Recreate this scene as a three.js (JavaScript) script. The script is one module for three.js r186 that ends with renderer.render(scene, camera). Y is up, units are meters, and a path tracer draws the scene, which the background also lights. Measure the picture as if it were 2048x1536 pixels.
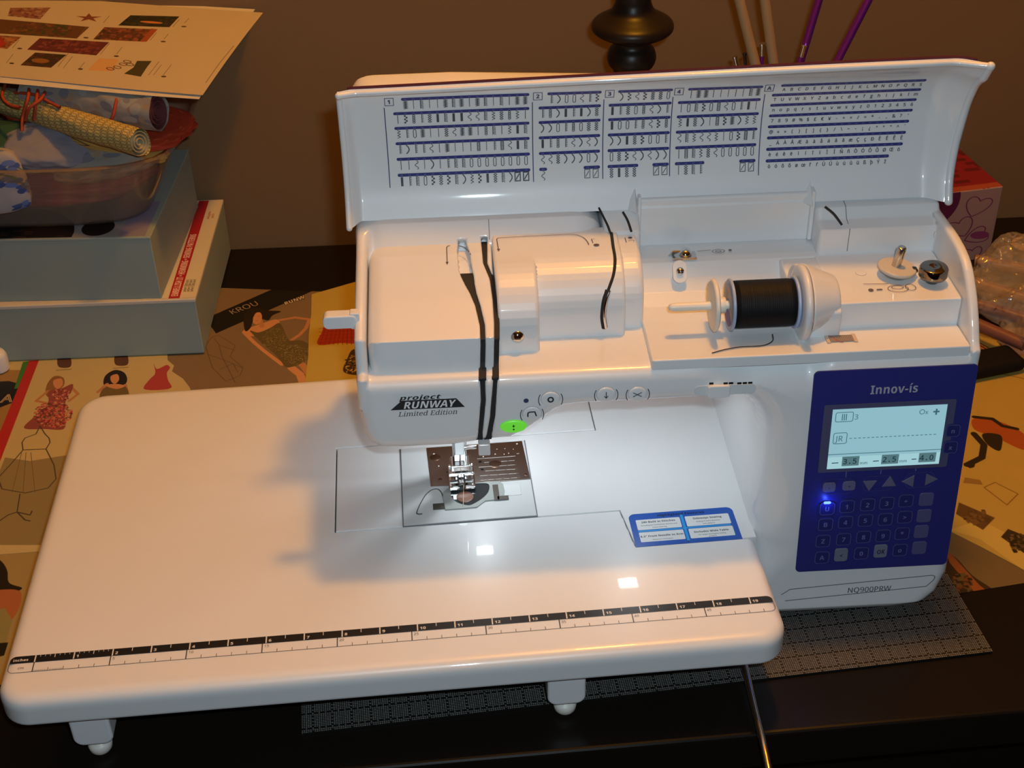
import * as THREE from 'three';
import { RectAreaLightUniformsLib } from 'three/addons/lights/RectAreaLightUniformsLib.js';
import { RoundedBoxGeometry } from 'three/addons/geometries/RoundedBoxGeometry.js';
import { mergeGeometries } from 'three/addons/utils/BufferGeometryUtils.js';

// ---------------------------------------------------------------- camera, lights, exposure
const scene = new THREE.Scene();
scene.background = new THREE.Color(0x000000);
const CAM = { pos: [0.2681384, 0.7355748, 0.6667829], yaw: -0.0803426, pitch: -0.6056783, roll: -0.0239343, f: 2731.282 };
const camera = new THREE.PerspectiveCamera(2 * Math.atan(768 / CAM.f) * 180 / Math.PI, 2048 / 1536, 0.01, 20);
camera.position.set(...CAM.pos);
camera.rotation.set(CAM.pitch, CAM.yaw, CAM.roll, 'YXZ');
scene.add(camera);
camera.updateMatrixWorld(true);

const renderer = new THREE.WebGLRenderer({ antialias: true });
renderer.toneMapping = THREE.LinearToneMapping;
renderer.toneMappingExposure = 1.0;
renderer.shadowMap.enabled = true;
RectAreaLightUniformsLib.init();

// warm bulb of the pendant lamp above the desk (its fitting is built below)
const BULB = [0.55, 1.48, -0.33];
const bulb = new THREE.PointLight(new THREE.Color().setRGB(1, 0.40, 0.02), 2.6, 0, 2);
bulb.position.set(...BULB); bulb.castShadow = true; bulb.shadow.radius = 2.6; bulb.shadow.bias = -0.0005;
scene.add(bulb);
// the flash of the camera that took the picture: a small tube just right of the lens
const flash = new THREE.RectAreaLight(new THREE.Color().setRGB(0.76, 0.94, 1.03), 4100, 0.026, 0.011);
{
  const o = new THREE.Vector3(0.03, 0.035, 0.01).applyMatrix4(camera.matrixWorld);
  flash.position.copy(o);
  flash.rotation.copy(camera.rotation);
  scene.add(flash);
}

// ---------------------------------------------------------------- helpers
let seed = 7; const rnd = () => { seed = (seed * 1664525 + 1013904223) >>> 0; return seed / 4294967296; };
const V = (x, y, z) => new THREE.Vector3(x, y, z);
const ss = (a, b, x) => { const t = Math.min(1, Math.max(0, (x - a) / (b - a))); return t * t * (3 - 2 * t); };
const lerp = (a, b, t) => a + (b - a) * t;
function interp(xs, ys, x) { if (x <= xs[0]) return ys[0]; for (let i = 1; i < xs.length; i++) if (x <= xs[i]) return lerp(ys[i - 1], ys[i], (x - xs[i - 1]) / (xs[i] - xs[i - 1])); return ys[ys.length - 1]; }
// survey: where the line of sight through a point of the photograph meets a plane
const eye = V(...CAM.pos);
function ray(px, py) { return V((px - 1024) / CAM.f, -(py - 768) / CAM.f, -1).applyQuaternion(camera.quaternion); }
function atAxis(axis, v, px, py) { const d = ray(px, py), t = (v - eye[axis]) / d[axis]; return eye.clone().addScaledVector(d, t); }
const atY = (y, px, py) => atAxis('y', y, px, py), atZ = (z, px, py) => atAxis('z', z, px, py);
// the machine's own frame: turned 2.3 degrees on the desk
const MO = [0.435, 0, -0.165], MYAW = -0.04;
const toM = p => p.clone().sub(V(...MO)).applyAxisAngle(V(0, 1, 0), -MYAW).add(V(...MO));
function mAxis(axis, v, px, py) { const o = toM(eye), d = toM(eye.clone().add(ray(px, py))).sub(o), t = (v - o[axis]) / d[axis]; return o.addScaledVector(d, t); }
const FL = 0.094, FA = -Math.atan(FL), zf = y => -0.0745 + FL * (0.225 - y);
function F(px, py) { const o = toM(eye), d = toM(eye.clone().add(ray(px, py))).sub(o); // front plane of the machine
  const t = (-0.0745 + FL * (0.225 - o.y) - o.z) / (d.z + FL * d.y); o.addScaledVector(d, t); return [o.x, (o.y - 0.225) / Math.cos(FA)]; }

const used = {};
function numbered(n) { const k = used[n] = (used[n] ?? -1) + 1; return k ? `${n}_${String(k).padStart(3, '0')}` : n; }
function mesh(name, geo, mat, parent) {
  const m = new THREE.Mesh(geo, mat); m.castShadow = m.receiveShadow = true;
  m.name = parent ? name : numbered(name); (parent || scene).add(m); return m;
}
function tag(o, label, category, group) { o.userData = { ...o.userData, label, category }; if (group) o.userData.group = group; return o; }
function thing(name, label, category, pos = [0, 0, 0], turn = 0, group) {
  const o = new THREE.Group(); o.name = numbered(name); o.position.set(...pos); o.rotation.y = turn; scene.add(o); return tag(o, label, category, group);
}
function struct(name, geo, mat) { const m = mesh(name, geo, mat); m.userData.kind = 'structure'; return m; }
const lin = (r, g, b) => new THREE.Color().setRGB(r, g, b);
function mat(color, rough = 0.5, extra = {}) { return new THREE.MeshPhysicalMaterial({ color: color instanceof THREE.Color ? color : new THREE.Color(color), roughness: rough, ...extra }); }
function canvasTex(w, h, draw, opt = {}) {
  const c = document.createElement('canvas'); c.width = w; c.height = h; const g = c.getContext('2d');
  draw(g, w, h); const t = new THREE.CanvasTexture(c); t.colorSpace = THREE.SRGBColorSpace; t.magFilter = THREE.LinearFilter; t.anisotropy = 8;
  if (opt.repeat) { t.wrapS = t.wrapT = THREE.RepeatWrapping; t.repeat.set(...opt.repeat); } return t;
}
function box(x0, x1, y0, y1, z0, z1, r = 0.002, seg = 3) {
  const g = new RoundedBoxGeometry(x1 - x0, y1 - y0, z1 - z0, seg, Math.min(r, (x1 - x0) / 2.01, (y1 - y0) / 2.01, (z1 - z0) / 2.01));
  return g.translate((x0 + x1) / 2, (y0 + y1) / 2, (z0 + z1) / 2);
}
function cyl(r0, r1, h, seg = 32) { return new THREE.CylinderGeometry(r0, r1, h, seg); } // r0 top
function rod(a, b, r0, r1 = r0, seg = 16) {
  const d = b.clone().sub(a), g = new THREE.CylinderGeometry(r1, r0, d.length(), seg);
  g.applyQuaternion(new THREE.Quaternion().setFromUnitVectors(V(0, 1, 0), d.clone().normalize()));
  return g.translate((a.x + b.x) / 2, (a.y + b.y) / 2, (a.z + b.z) / 2);
}
function tube(pts, r, n = 40, seg = 8) { return new THREE.TubeGeometry(new THREE.CatmullRomCurve3(pts.map(p => p.isVector3 ? p : V(...p))), n, r, seg, false); }
function lathe(pts, seg = 48) { return new THREE.LatheGeometry(pts.map(p => new THREE.Vector2(p[0], p[1])), seg); }
function shapeOf(pts) { const s = new THREE.Shape(); pts.forEach((p, i) => i ? s.lineTo(p[0], p[1]) : s.moveTo(p[0], p[1])); s.closePath(); return s; }
function rrect(x0, y0, x1, y1, r) {
  const s = new THREE.Shape(); r = Math.min(r, (x1 - x0) / 2, (y1 - y0) / 2);
  s.moveTo(x0 + r, y0); s.lineTo(x1 - r, y0); s.absarc(x1 - r, y0 + r, r, -Math.PI / 2, 0); s.lineTo(x1, y1 - r); s.absarc(x1 - r, y1 - r, r, 0, Math.PI / 2);
  s.lineTo(x0 + r, y1); s.absarc(x0 + r, y1 - r, r, Math.PI / 2, Math.PI); s.lineTo(x0, y0 + r); s.absarc(x0 + r, y0 + r, r, Math.PI, 1.5 * Math.PI); return s;
}
function extrude(shape, depth, bevel = 0, seg = 3, curve = 12) {
  return new THREE.ExtrudeGeometry(shape, { depth: Math.max(depth - 2 * bevel, 1e-5), bevelEnabled: bevel > 0, bevelThickness: bevel, bevelSize: bevel, bevelOffset: -bevel, bevelSegments: seg, curveSegments: curve }).translate(0, 0, bevel);
}
function uvFlat(g, x0, y0, x1, y1, ax = 0, ay = 1) { // uv from two coordinates
  const p = g.attributes.position, uv = new Float32Array(p.count * 2);
  for (let i = 0; i < p.count; i++) { uv[2 * i] = (p.getComponent(i, ax) - x0) / (x1 - x0); uv[2 * i + 1] = (p.getComponent(i, ay) - y0) / (y1 - y0); }
  g.setAttribute('uv', new THREE.BufferAttribute(uv, 2)); return g;
}
const merge = list => mergeGeometries(list.map(g => { const n = g.index ? g.toNonIndexed() : g; if (!n.attributes.uv) n.setAttribute('uv', new THREE.BufferAttribute(new Float32Array(n.attributes.position.count * 2), 2)); for (const k of Object.keys(n.attributes)) if (!['position', 'normal', 'uv'].includes(k)) n.deleteAttribute(k); return n; }));
// smooth value noise
function h3(i, j, k) { let n = (i * 374761393 + j * 668265263 + k * 2147483647 + 1013) | 0; n = Math.imul(n ^ (n >>> 13), 1274126177); return ((n ^ (n >>> 16)) >>> 0) / 4294967296; }
function noise(x, y, z) {
  const i = Math.floor(x), j = Math.floor(y), k = Math.floor(z); let u = x - i, v = y - j, w = z - k; u = u * u * (3 - 2 * u); v = v * v * (3 - 2 * v); w = w * w * (3 - 2 * w);
  const L = (a, b, t) => a + (b - a) * t;
  return L(L(L(h3(i, j, k), h3(i + 1, j, k), u), L(h3(i, j + 1, k), h3(i + 1, j + 1, k), u), v), L(L(h3(i, j, k + 1), h3(i + 1, j, k + 1), u), L(h3(i, j + 1, k + 1), h3(i + 1, j + 1, k + 1), u), v), w) * 2 - 1;
}
// distance fields, meshed by surface nets
const smin = (a, b, k) => { const h = Math.max(k - Math.abs(a - b), 0) / k; return Math.min(a, b) - h * h * k / 4; };
const smax = (a, b, k) => -smin(-a, -b, k);
function sdBox(x, y, z, x0, x1, y0, y1, z0, z1, r) {
  const qx = Math.abs(x - (x0 + x1) / 2) - (x1 - x0) / 2 + r, qy = Math.abs(y - (y0 + y1) / 2) - (y1 - y0) / 2 + r, qz = Math.abs(z - (z0 + z1) / 2) - (z1 - z0) / 2 + r;
  return Math.hypot(Math.max(qx, 0), Math.max(qy, 0), Math.max(qz, 0)) + Math.min(Math.max(qx, qy, qz), 0) - r;
}
function poly2(pts) {
  const n = pts.length; return (x, y) => {
    let d = 1e9, s = 1;
    for (let i = 0, j = n - 1; i < n; j = i++) {
      const ax = pts[i][0], ay = pts[i][1], ex = pts[j][0] - ax, ey = pts[j][1] - ay, wx = x - ax, wy = y - ay;
      const t = Math.min(1, Math.max(0, (wx * ex + wy * ey) / (ex * ex + ey * ey))), bx = wx - ex * t, by = wy - ey * t; d = Math.min(d, bx * bx + by * by);
      const c1 = y >= ay, c2 = y < pts[j][1], c3 = ex * wy > ey * wx; if ((c1 && c2 && c3) || (!c1 && !c2 && !c3)) s = -s;
    } return s * Math.sqrt(d);
  };
}
const slab = (v, a, b) => Math.max(a - v, v - b);
function nets(f, lo, hi, h) {
  const n = [0, 1, 2].map(i => Math.ceil((hi[i] - lo[i]) / h) + 1), [nx, ny, nz] = n, val = new Float32Array(nx * ny * nz), B = 8, D = B * h * 0.5 * 1.7321 * 1.25;
  for (let k0 = 0; k0 < nz; k0 += B) for (let j0 = 0; j0 < ny; j0 += B) for (let i0 = 0; i0 < nx; i0 += B) {
    const c = f(lo[0] + (i0 + B / 2) * h, lo[1] + (j0 + B / 2) * h, lo[2] + (k0 + B / 2) * h), far = Math.abs(c) > D;
    for (let k = k0; k < Math.min(k0 + B, nz); k++) for (let j = j0; j < Math.min(j0 + B, ny); j++) for (let i = i0; i < Math.min(i0 + B, nx); i++)
      val[i + nx * (j + ny * k)] = far ? c : f(lo[0] + i * h, lo[1] + j * h, lo[2] + k * h);
  }
  const id = new Int32Array(nx * ny * nz).fill(-1), P = [], idx = [], sx = 1, sy = nx, sz = nx * ny, off = [0, sx, sy, sx + sy, sz, sx + sz, sy + sz, sx + sy + sz];
  const E = [[0, 1], [0, 2], [0, 4], [1, 3], [1, 5], [2, 3], [2, 6], [3, 7], [4, 5], [4, 6], [5, 7], [6, 7]];
  for (let k = 0; k < nz - 1; k++) for (let j = 0; j < ny - 1; j++) for (let i = 0; i < nx - 1; i++) {
    const b = i + sy * j + sz * k; let m = 0; for (let c = 0; c < 8; c++) if (val[b + off[c]] < 0) m |= 1 << c;
    if (m === 0 || m === 255) continue; let x = 0, y = 0, z = 0, q = 0;
    for (const [a, c] of E) { if (((m >> a) & 1) === ((m >> c) & 1)) continue; const va = val[b + off[a]], vc = val[b + off[c]], t = va / (va - vc); q++; x += (a & 1) + t * ((c & 1) - (a & 1)); y += ((a >> 1) & 1) + t * (((c >> 1) & 1) - ((a >> 1) & 1)); z += (a >> 2) + t * ((c >> 2) - (a >> 2)); }
    id[b] = P.length / 3; P.push(lo[0] + (i + x / q) * h, lo[1] + (j + y / q) * h, lo[2] + (k + z / q) * h);
  }
  for (let k = 1; k < nz - 1; k++) for (let j = 1; j < ny - 1; j++) for (let i = 1; i < nx - 1; i++) {
    const b = i + sy * j + sz * k, s = val[b] < 0;
    for (const [e, u, v] of [[sx, sy, sz], [sy, sz, sx], [sz, sx, sy]]) {
      if (s === (val[b + e] < 0)) continue; const a = id[b], c = id[b - u], d = id[b - u - v], g = id[b - v]; if (a < 0 || c < 0 || d < 0 || g < 0) continue;
      if (s) idx.push(a, c, d, a, d, g); else idx.push(a, d, c, a, g, d);
    }
  }
  const e = h * 0.2, N = new Float32Array(P.length);
  for (let i = 0; i < P.length; i += 3) {
    let x = P[i], y = P[i + 1], z = P[i + 2], gx, gy, gz, l;
    for (let it = 0; it < 2; it++) {
      const d = f(x, y, z); gx = f(x + e, y, z) - f(x - e, y, z); gy = f(x, y + e, z) - f(x, y - e, z); gz = f(x, y, z + e) - f(x, y, z - e); l = Math.hypot(gx, gy, gz) || 1; gx /= l; gy /= l; gz /= l;
      const st = Math.max(-0.5 * h, Math.min(0.5 * h, d)); x -= gx * st; y -= gy * st; z -= gz * st;
    }
    P[i] = x; P[i + 1] = y; P[i + 2] = z; N[i] = gx; N[i + 1] = gy; N[i + 2] = gz;
  }
  const g = new THREE.BufferGeometry(); g.setAttribute('position', new THREE.BufferAttribute(new Float32Array(P), 3)); g.setAttribute('normal', new THREE.BufferAttribute(N, 3));
  g.setAttribute('uv', new THREE.BufferAttribute(new Float32Array(P.length / 3 * 2), 2)); g.setIndex(idx); return g;
}
// a sheet of thickness t over a grid: P(u, v) -> Vector3, offset along -n
function sheet(Pf, nu, nv, t) {
  const pos = [], uv = [], idx = [], row = nu + 1, at = (u, v) => Pf(u / nu, v / nv), e = 1e-3;
  const nrm = (u, v) => { const a = u / nu, b = v / nv, du = Pf(Math.min(1, a + e), b).sub(Pf(Math.max(0, a - e), b)), dv = Pf(a, Math.min(1, b + e)).sub(Pf(a, Math.max(0, b - e))); return du.cross(dv).normalize(); };
  for (const s of [0, 1]) for (let v = 0; v <= nv; v++) for (let u = 0; u <= nu; u++) { const p = at(u, v); if (s) p.addScaledVector(nrm(u, v), -t); pos.push(p.x, p.y, p.z); uv.push(u / nu, v / nv); }
  const Q = (a, b, c, d) => idx.push(a, b, c, a, c, d), M = row * (nv + 1);
  for (let v = 0; v < nv; v++) for (let u = 0; u < nu; u++) { const a = u + v * row; Q(a, a + 1, a + 1 + row, a + row); Q(M + a, M + a + row, M + a + 1 + row, M + a + 1); }
  let g = new THREE.BufferGeometry(); g.setAttribute('position', new THREE.Float32BufferAttribute(pos, 3)); g.setAttribute('uv', new THREE.Float32BufferAttribute(uv, 2)); g.setIndex(idx); g.computeVertexNormals();
  const rim = []; for (let u = 0; u < nu; u++) rim.push([u + 1, u], [u + nv * row, u + 1 + nv * row]); for (let v = 0; v < nv; v++) rim.push([v * row, (v + 1) * row], [nu + (v + 1) * row, nu + v * row]);
  const rp = [], ru = []; for (const [a, b] of rim) for (const k of [a, b, M + b, a, M + b, M + a]) { rp.push(pos[3 * k], pos[3 * k + 1], pos[3 * k + 2]); ru.push(uv[2 * k], uv[2 * k + 1]); }
  const r = new THREE.BufferGeometry(); r.setAttribute('position', new THREE.Float32BufferAttribute(rp, 3)); r.setAttribute('uv', new THREE.Float32BufferAttribute(ru, 2)); r.computeVertexNormals();
  return merge([g, r]);
}

// ---------------------------------------------------------------- the room
const WYAW = -0.045, wallZ = x => -0.70 + 0.045 * x;
const taupe = mat(lin(0.215, 0.125, 0.055), 0.85, { bumpMap: canvasTex(512, 512, (g, w, h) => { g.fillStyle = '#808080'; g.fillRect(0, 0, w, h); for (let i = 0; i < 9000; i++) { const v = 100 + rnd() * 60 | 0; g.fillStyle = `rgb(${v},${v},${v})`; g.fillRect(rnd() * w, rnd() * h, 2, 2); } }, { repeat: [12, 12] }), bumpScale: 0.0006 });
const dark = mat(lin(0.09, 0.06, 0.045), 0.8);
{
  const gb = new THREE.BoxGeometry(5, 2.5, 0.12).translate(0, 0.45, -0.06); gb.rotateY(WYAW); gb.translate(0.4, 0, wallZ(0.4)); struct('wall_back', gb, taupe);
  struct('wall_left', new THREE.BoxGeometry(0.12, 2.5, 4.4).translate(-1.86, 0.45, 1.1), taupe);
  struct('wall_right', new THREE.BoxGeometry(0.12, 2.5, 4.4).translate(2.66, 0.45, 1.1), taupe);
  struct('wall_front', new THREE.BoxGeometry(4.7, 2.5, 0.12).translate(0.4, 0.45, 3.2), taupe);
  struct('ceiling', new THREE.BoxGeometry(4.9, 0.12, 4.6).translate(0.4, 1.68, 1.1), mat(lin(0.5, 0.46, 0.4), 0.9));
  struct('floor', new THREE.BoxGeometry(4.9, 0.12, 4.6).translate(0.4, -0.81, 1.1), mat(lin(0.05, 0.03, 0.02), 0.6));
}
// desk: black-brown top on four legs
{
  const wood = mat(lin(0.010, 0.0075, 0.006), 0.30, { specularIntensity: 0.35, bumpMap: canvasTex(512, 512, (g, w, h) => { g.fillStyle = '#808080'; g.fillRect(0, 0, w, h); for (let i = 0; i < 900; i++) { const v = 105 + rnd() * 50 | 0; g.fillStyle = `rgb(${v},${v},${v})`; g.fillRect(rnd() * w, rnd() * h, 60 + rnd() * 200, 1); } }, { repeat: [3, 3] }), bumpScale: 0.0002 });
  const t = thing('desk', 'black-brown wooden desk against the wall, carrying the sewing machine', 'desk', [0.4, -0.75, -0.3]);
  const top = shapeOf([[-0.75, -0.05], [1.55, -0.05], [1.55, -wallZ(1.55) - 0.003], [-0.75, -wallZ(-0.75) - 0.003]]);
  const g = extrude(top, 0.035, 0.003).rotateX(-Math.PI / 2).translate(0, -0.035, 0);
  mesh('desk_top', g.translate(-0.4, 0.75, 0.3), wood, t);
  for (const [x, z] of [[-1.08, 0.29], [1.08, 0.29], [-1.08, -0.3], [1.08, -0.3]]) mesh('leg', box(x - 0.03, x + 0.03, 0, 0.7152, z - 0.03, z + 0.03, 0.004), wood, t);
  mesh('apron', box(-1.05, 1.05, 0.6, 0.7152, 0.27, 0.29, 0.002), wood, t);
}
// pendant lamp above the frame: cord, socket, glowing bulb
{
  const t = thing('pendant_lamp', 'bare warm bulb hanging on a cord above the desk', 'lamp', BULB);
  mesh('cord', cyl(0.003, 0.003, 1.62 - BULB[1] - 0.095, 10).translate(0, (1.62 - BULB[1] - 0.095) / 2 + 0.095, 0), dark, t);
  mesh('socket', lathe([[0, 0.1], [0.012, 0.098], [0.018, 0.085], [0.018, 0.045], [0.0, 0.043]]), dark, t);
  const m = mat(0xffffff, 0.3, { emissive: lin(1, 0.6, 0.25), emissiveIntensity: 6 });
  mesh('bulb', lathe([[0, -0.034], [0.015, -0.031], [0.028, -0.018], [0.033, 0], [0.029, 0.017], [0.018, 0.034], [0.013, 0.046], [0, 0.048]]), m, t);
}

// ---------------------------------------------------------------- shared materials
const white = mat(lin(0.755, 0.77, 0.79), 0.42, { clearcoat: 0.8, clearcoatRoughness: 0.045 });
const whiteTop = mat(lin(0.80, 0.80, 0.82), 0.33, { clearcoat: 0.25, clearcoatRoughness: 0.16 });
const glossWhite = mat(lin(0.79, 0.80, 0.81), 0.36, { clearcoat: 0.7, clearcoatRoughness: 0.03 });
const creamWhite = mat(lin(0.78, 0.75, 0.68), 0.4);
const black = mat(lin(0.012, 0.012, 0.013), 0.3);
const charcoal = mat(lin(0.014, 0.014, 0.016), 0.75);
const steel = mat(lin(0.62, 0.61, 0.6), 0.22, { metalness: 1 });
const chrome = mat(lin(0.8, 0.8, 0.8), 0.08, { metalness: 1 });
const printMat = (tex, extra = {}) => new THREE.MeshPhysicalMaterial({ map: tex, transparent: true, roughness: 0.4, ...extra });

// ---------------------------------------------------------------- woven mat under the machine
{
  const tex = canvasTex(512, 512, (g, w) => {
    g.fillStyle = '#0c0b0a'; g.fillRect(0, 0, w, w); const n = 9, c = w / n;
    for (let i = 0; i < n; i++) for (let j = 0; j < n; j++) {
      if (i === 0 && j % 2) continue; if (j === 0 && i % 3) continue;
      const v = 110 + h3(i, j, 3) * 26 | 0; g.fillStyle = `rgb(${v},${v - 3},${v - 8})`; g.beginPath(); g.ellipse((i + .5) * c, (j + .5) * c, c * .44, c * .30, -0.6, 0, 7); g.fill();
    }
  }, { repeat: [1 / 0.0135, 1 / 0.0135] });
  const t = thing('woven_mat', 'grey open-weave vinyl mat lying under the sewing machine', 'mat', [0.41, 0, -0.2], 0.043);
  const g = extrude(rrect(-0.25, -0.2055, 0.2505, 0.205, 0.001), 0.0016).rotateX(-Math.PI / 2).translate(0, 0.0006, 0);
  uvFlat(g, 0, 0, 1, 1, 0, 2);
  mesh('weave', g, new THREE.MeshPhysicalMaterial({ map: tex, bumpMap: tex, bumpScale: 0.0008, roughness: 0.6 }), t);
}
// ---------------------------------------------------------------- extension table
const H0 = 0.075;
{
  const t = thing('extension_table', 'large white extension table with a printed ruler clipped round the machine', 'table', [0.24, 0, -0.14]);
  const O = g => g.translate(-0.24, 0, 0.14);
  const T = 0.0235, x0 = -0.021, x1 = 0.5025, z0 = -0.3145, z1 = 0.0345, rb = 0.024, rf = 0.021;
  const s = new THREE.Shape(); // x, -z
  s.moveTo(x0 + rf, -z1); s.lineTo(x1 - rf, -z1); s.absarc(x1 - rf, -z1 + rf, rf, -Math.PI / 2, 0); s.lineTo(x1, 0.0673);
  s.lineTo(0.4140, 0.0673); s.lineTo(0.4090, 0.1088); s.lineTo(0.1969, 0.1088); s.lineTo(0.1969, 0.2115); s.lineTo(0.4053, 0.2115); s.lineTo(0.4053, -z0); s.lineTo(x0 + rb, -z0);
  s.absarc(x0 + rb, -z0 - rb, rb, Math.PI / 2, Math.PI); s.lineTo(x0, -z1 + rf); s.absarc(x0 + rf, -z1 + rf, rf, Math.PI, 1.5 * Math.PI);
  // rounded top edge, thin skirt
  const b = 0.0042, g = new THREE.ExtrudeGeometry(s, { depth: T - b, bevelEnabled: false, curveSegments: 20 });
  const outer = new THREE.Shape(); outer.moveTo(x0 + rf, -z1); outer.lineTo(x1 - rf, -z1); outer.absarc(x1 - rf, -z1 + rf, rf, -Math.PI / 2, 0); outer.lineTo(x1, -z0);
  outer.lineTo(x0 + rb, -z0); outer.absarc(x0 + rb, -z0 - rb, rb, Math.PI / 2, Math.PI); outer.lineTo(x0, -z1 + rf); outer.absarc(x0 + rf, -z1 + rf, rf, Math.PI, 1.5 * Math.PI);
  const outD = poly2(outer.getPoints(24).map(p => [p.x, p.y]));
  const bedD = poly2([[0.1969, 0.1088], [0.4090, 0.1088], [0.4140, 0.0673], [0.53, 0.0673], [0.53, 0.33], [0.4053, 0.33], [0.4053, 0.2115], [0.1969, 0.2115]]);
  const top = nets((x, y, z) => { const a = outD(x, -z), v = slab(y, H0 - T, H0); let d = smax(a, v, y > H0 - T / 2 ? 0.010 : 0.003); d = Math.max(d, -bedD(x, -z)); return d; }, [-0.03, H0 - T - 0.004, -0.322], [0.51, H0 + 0.004, 0.042], 0.0016);
  mesh('table_top', O(top), glossWhite, t);
  // printed ruler, inches over centimetres
  const rx0 = -0.0165, rx1 = 0.4985, W = 2048, rz0 = -0.0068, rz1 = 0.0088, Hh = 64;
  const rul = canvasTex(W, Hh, (g) => {
    const X = x => (x - rx0) / (rx1 - rx0) * W; g.clearRect(0, 0, W, Hh);
    const h1 = 27; g.fillStyle = '#161b22'; g.beginPath(); g.roundRect(1, 1, W - 2, h1, [16, 16, 0, 0]); g.fill();
    g.fillStyle = '#e9e2da'; g.font = 'bold 13px sans-serif'; g.textBaseline = 'middle'; g.textAlign = 'left'; g.fillText('inches', 8, 15);
    for (let i = 0; i <= 19; i++) { const x = X(i * 0.0254); g.fillRect(x - 1.8, 1, 3.6, h1); if (i) { g.font = 'bold 15px sans-serif'; g.fillText(String(i), x + 6, 16); } if (i < 19) g.fillRect(X((i + .5) * 0.0254) - 1, 1, 2, 13); if (i < 2) for (let k = 1; k < 8; k++) g.fillRect(X((i + k / 8) * 0.0254) - .7, 1, 1.4, 7); }
    g.strokeStyle = '#3a3f46'; g.lineWidth = 1.3; g.beginPath(); g.roundRect(1, h1, W - 2, Hh - h1 - 2, [0, 0, 16, 16]); g.stroke(); g.fillStyle = '#30343a'; g.font = '12px sans-serif'; g.fillText('cm', 26, 46);
    for (let c = 0; c <= 49; c++) { const x = X(c * 0.01); if (c % 5 === 0) { g.fillRect(x - 1.2, h1, 2.4, Hh - h1 - 2); if (c) g.fillText(String(c), x + 5, 38); } else g.fillRect(x - .6, Hh - 14, 1.2, 11); }
    for (let k = 1; k < 20; k++) g.fillRect(X(k * 0.001) - .4, Hh - 8, .8, 5);
  });
  const pg = new THREE.PlaneGeometry(rx1 - rx0, rz1 - rz0).rotateX(-Math.PI / 2).translate((rx0 + rx1) / 2, H0 + 0.0002, (rz0 + rz1) / 2);
  mesh('ruler_print', O(pg), printMat(rul, { roughness: 0.35 }), t).userData.label = 'black and white printed ruler strip';
  const legG = extrude(rrect(-0.0132, 0, 0.0132, 0.038, 0.007), 0.02, 0.002).translate(0, 0.0172, -0.01);
  const footG = lathe([[0, 0], [0.0055, 0.0004], [0.0078, 0.004], [0.0082, 0.008], [0.0065, 0.0105], [0.003, 0.0115], [0.003, 0.02], [0, 0.02]], 28);
  for (const [x, z] of [[0.0322, 0.0142], [0.3525, 0.0142], [0.0322, -0.29], [0.3525, -0.29]]) {
    const l = mesh('leg', O(legG.clone().translate(x, 0, z)), whiteTop, t);
    const f = mesh('foot', O(footG.clone().translate(x, 0, z - 0.001)), creamWhite, l);
    f.userData.label = 'round screw foot';
  }
}
// ---------------------------------------------------------------- sewing machine (built in its own frame)
const SM = thing('sewing_machine', 'white computerised sewing machine with open lid and dark blue control panel', 'sewing machine', MO, MYAW);
const part = (name, geo, m, parent = SM) => mesh(name, geo.translate(-MO[0], -MO[1], -MO[2]), m, parent);
const toLocal = new THREE.Matrix4().makeRotationY(-MYAW).multiply(new THREE.Matrix4().makeTranslation(-MO[0], -MO[1], -MO[2]));
const partW = (name, geo, m, parent = SM) => mesh(name, geo.applyMatrix4(toLocal), m, parent); // geometry given in the room's frame
const front = (g, off = 0) => g.translate(0, 0, off).rotateX(FA).translate(0, 0.225, -0.0745); // geometry given on the front plane

const slot1 = [[0.235, 0.242, 0.28, 0.30, 0.328, 0.348, 0.37, 0.3955, 0.412, 0.45], [0.3068, 0.3082, 0.3122, 0.3122, 0.3136, 0.3138, 0.3115, 0.3068, 0.3045, 0.3028]];
const slot2 = [[0.235, 0.243, 0.266, 0.30, 0.328, 0.35, 0.376, 0.40, 0.42, 0.453], [0.3135, 0.3139, 0.318, 0.3210, 0.3222, 0.3232, 0.3232, 0.3222, 0.3183, 0.3187]];
const slotW1 = s => interp([0.24, 0.27, 0.37, 0.385, 0.405, 0.412, 0.435, 0.45], [0.0026, 0.0030, 0.0032, 0.0042, 0.0085, 0.009, 0.008, 0.005], s), slotW2 = s => interp([0.24, 0.27, 0.30, 0.42, 0.45], [0.0030, 0.0032, 0.0024, 0.0026, 0.0042], s);
function carve(d, x, y, z) {
  if (d > 0.02 || d < -0.02 || x < 0.292 || x > 0.332) return d; const s = y - z; let c = 1;
  if (s < 0.451) c = Math.max(Math.abs(x - interp(...slot1, s)) - slotW1(s) / 2, s - 0.45);
  c = Math.min(c, Math.max(Math.abs(x - interp(...slot2, s)) - slotW2(s) / 2, s - 0.452));
  return smax(d, -Math.max(c, -(d + 0.007)), 0.0012);
}
const curve2 = (pts, n) => new THREE.CatmullRomCurve3(pts.map(p => V(p[0], p[1], 0)), false, 'centripetal').getPoints(n).map(p => [p.x, p.y]);
const arc = (cx, cy, r, a0, a1, n = 8) => Array.from({ length: n + 1 }, (_, i) => [cx + r * Math.cos(lerp(a0, a1, i / n)), cy + r * Math.sin(lerp(a0, a1, i / n))]);
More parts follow.
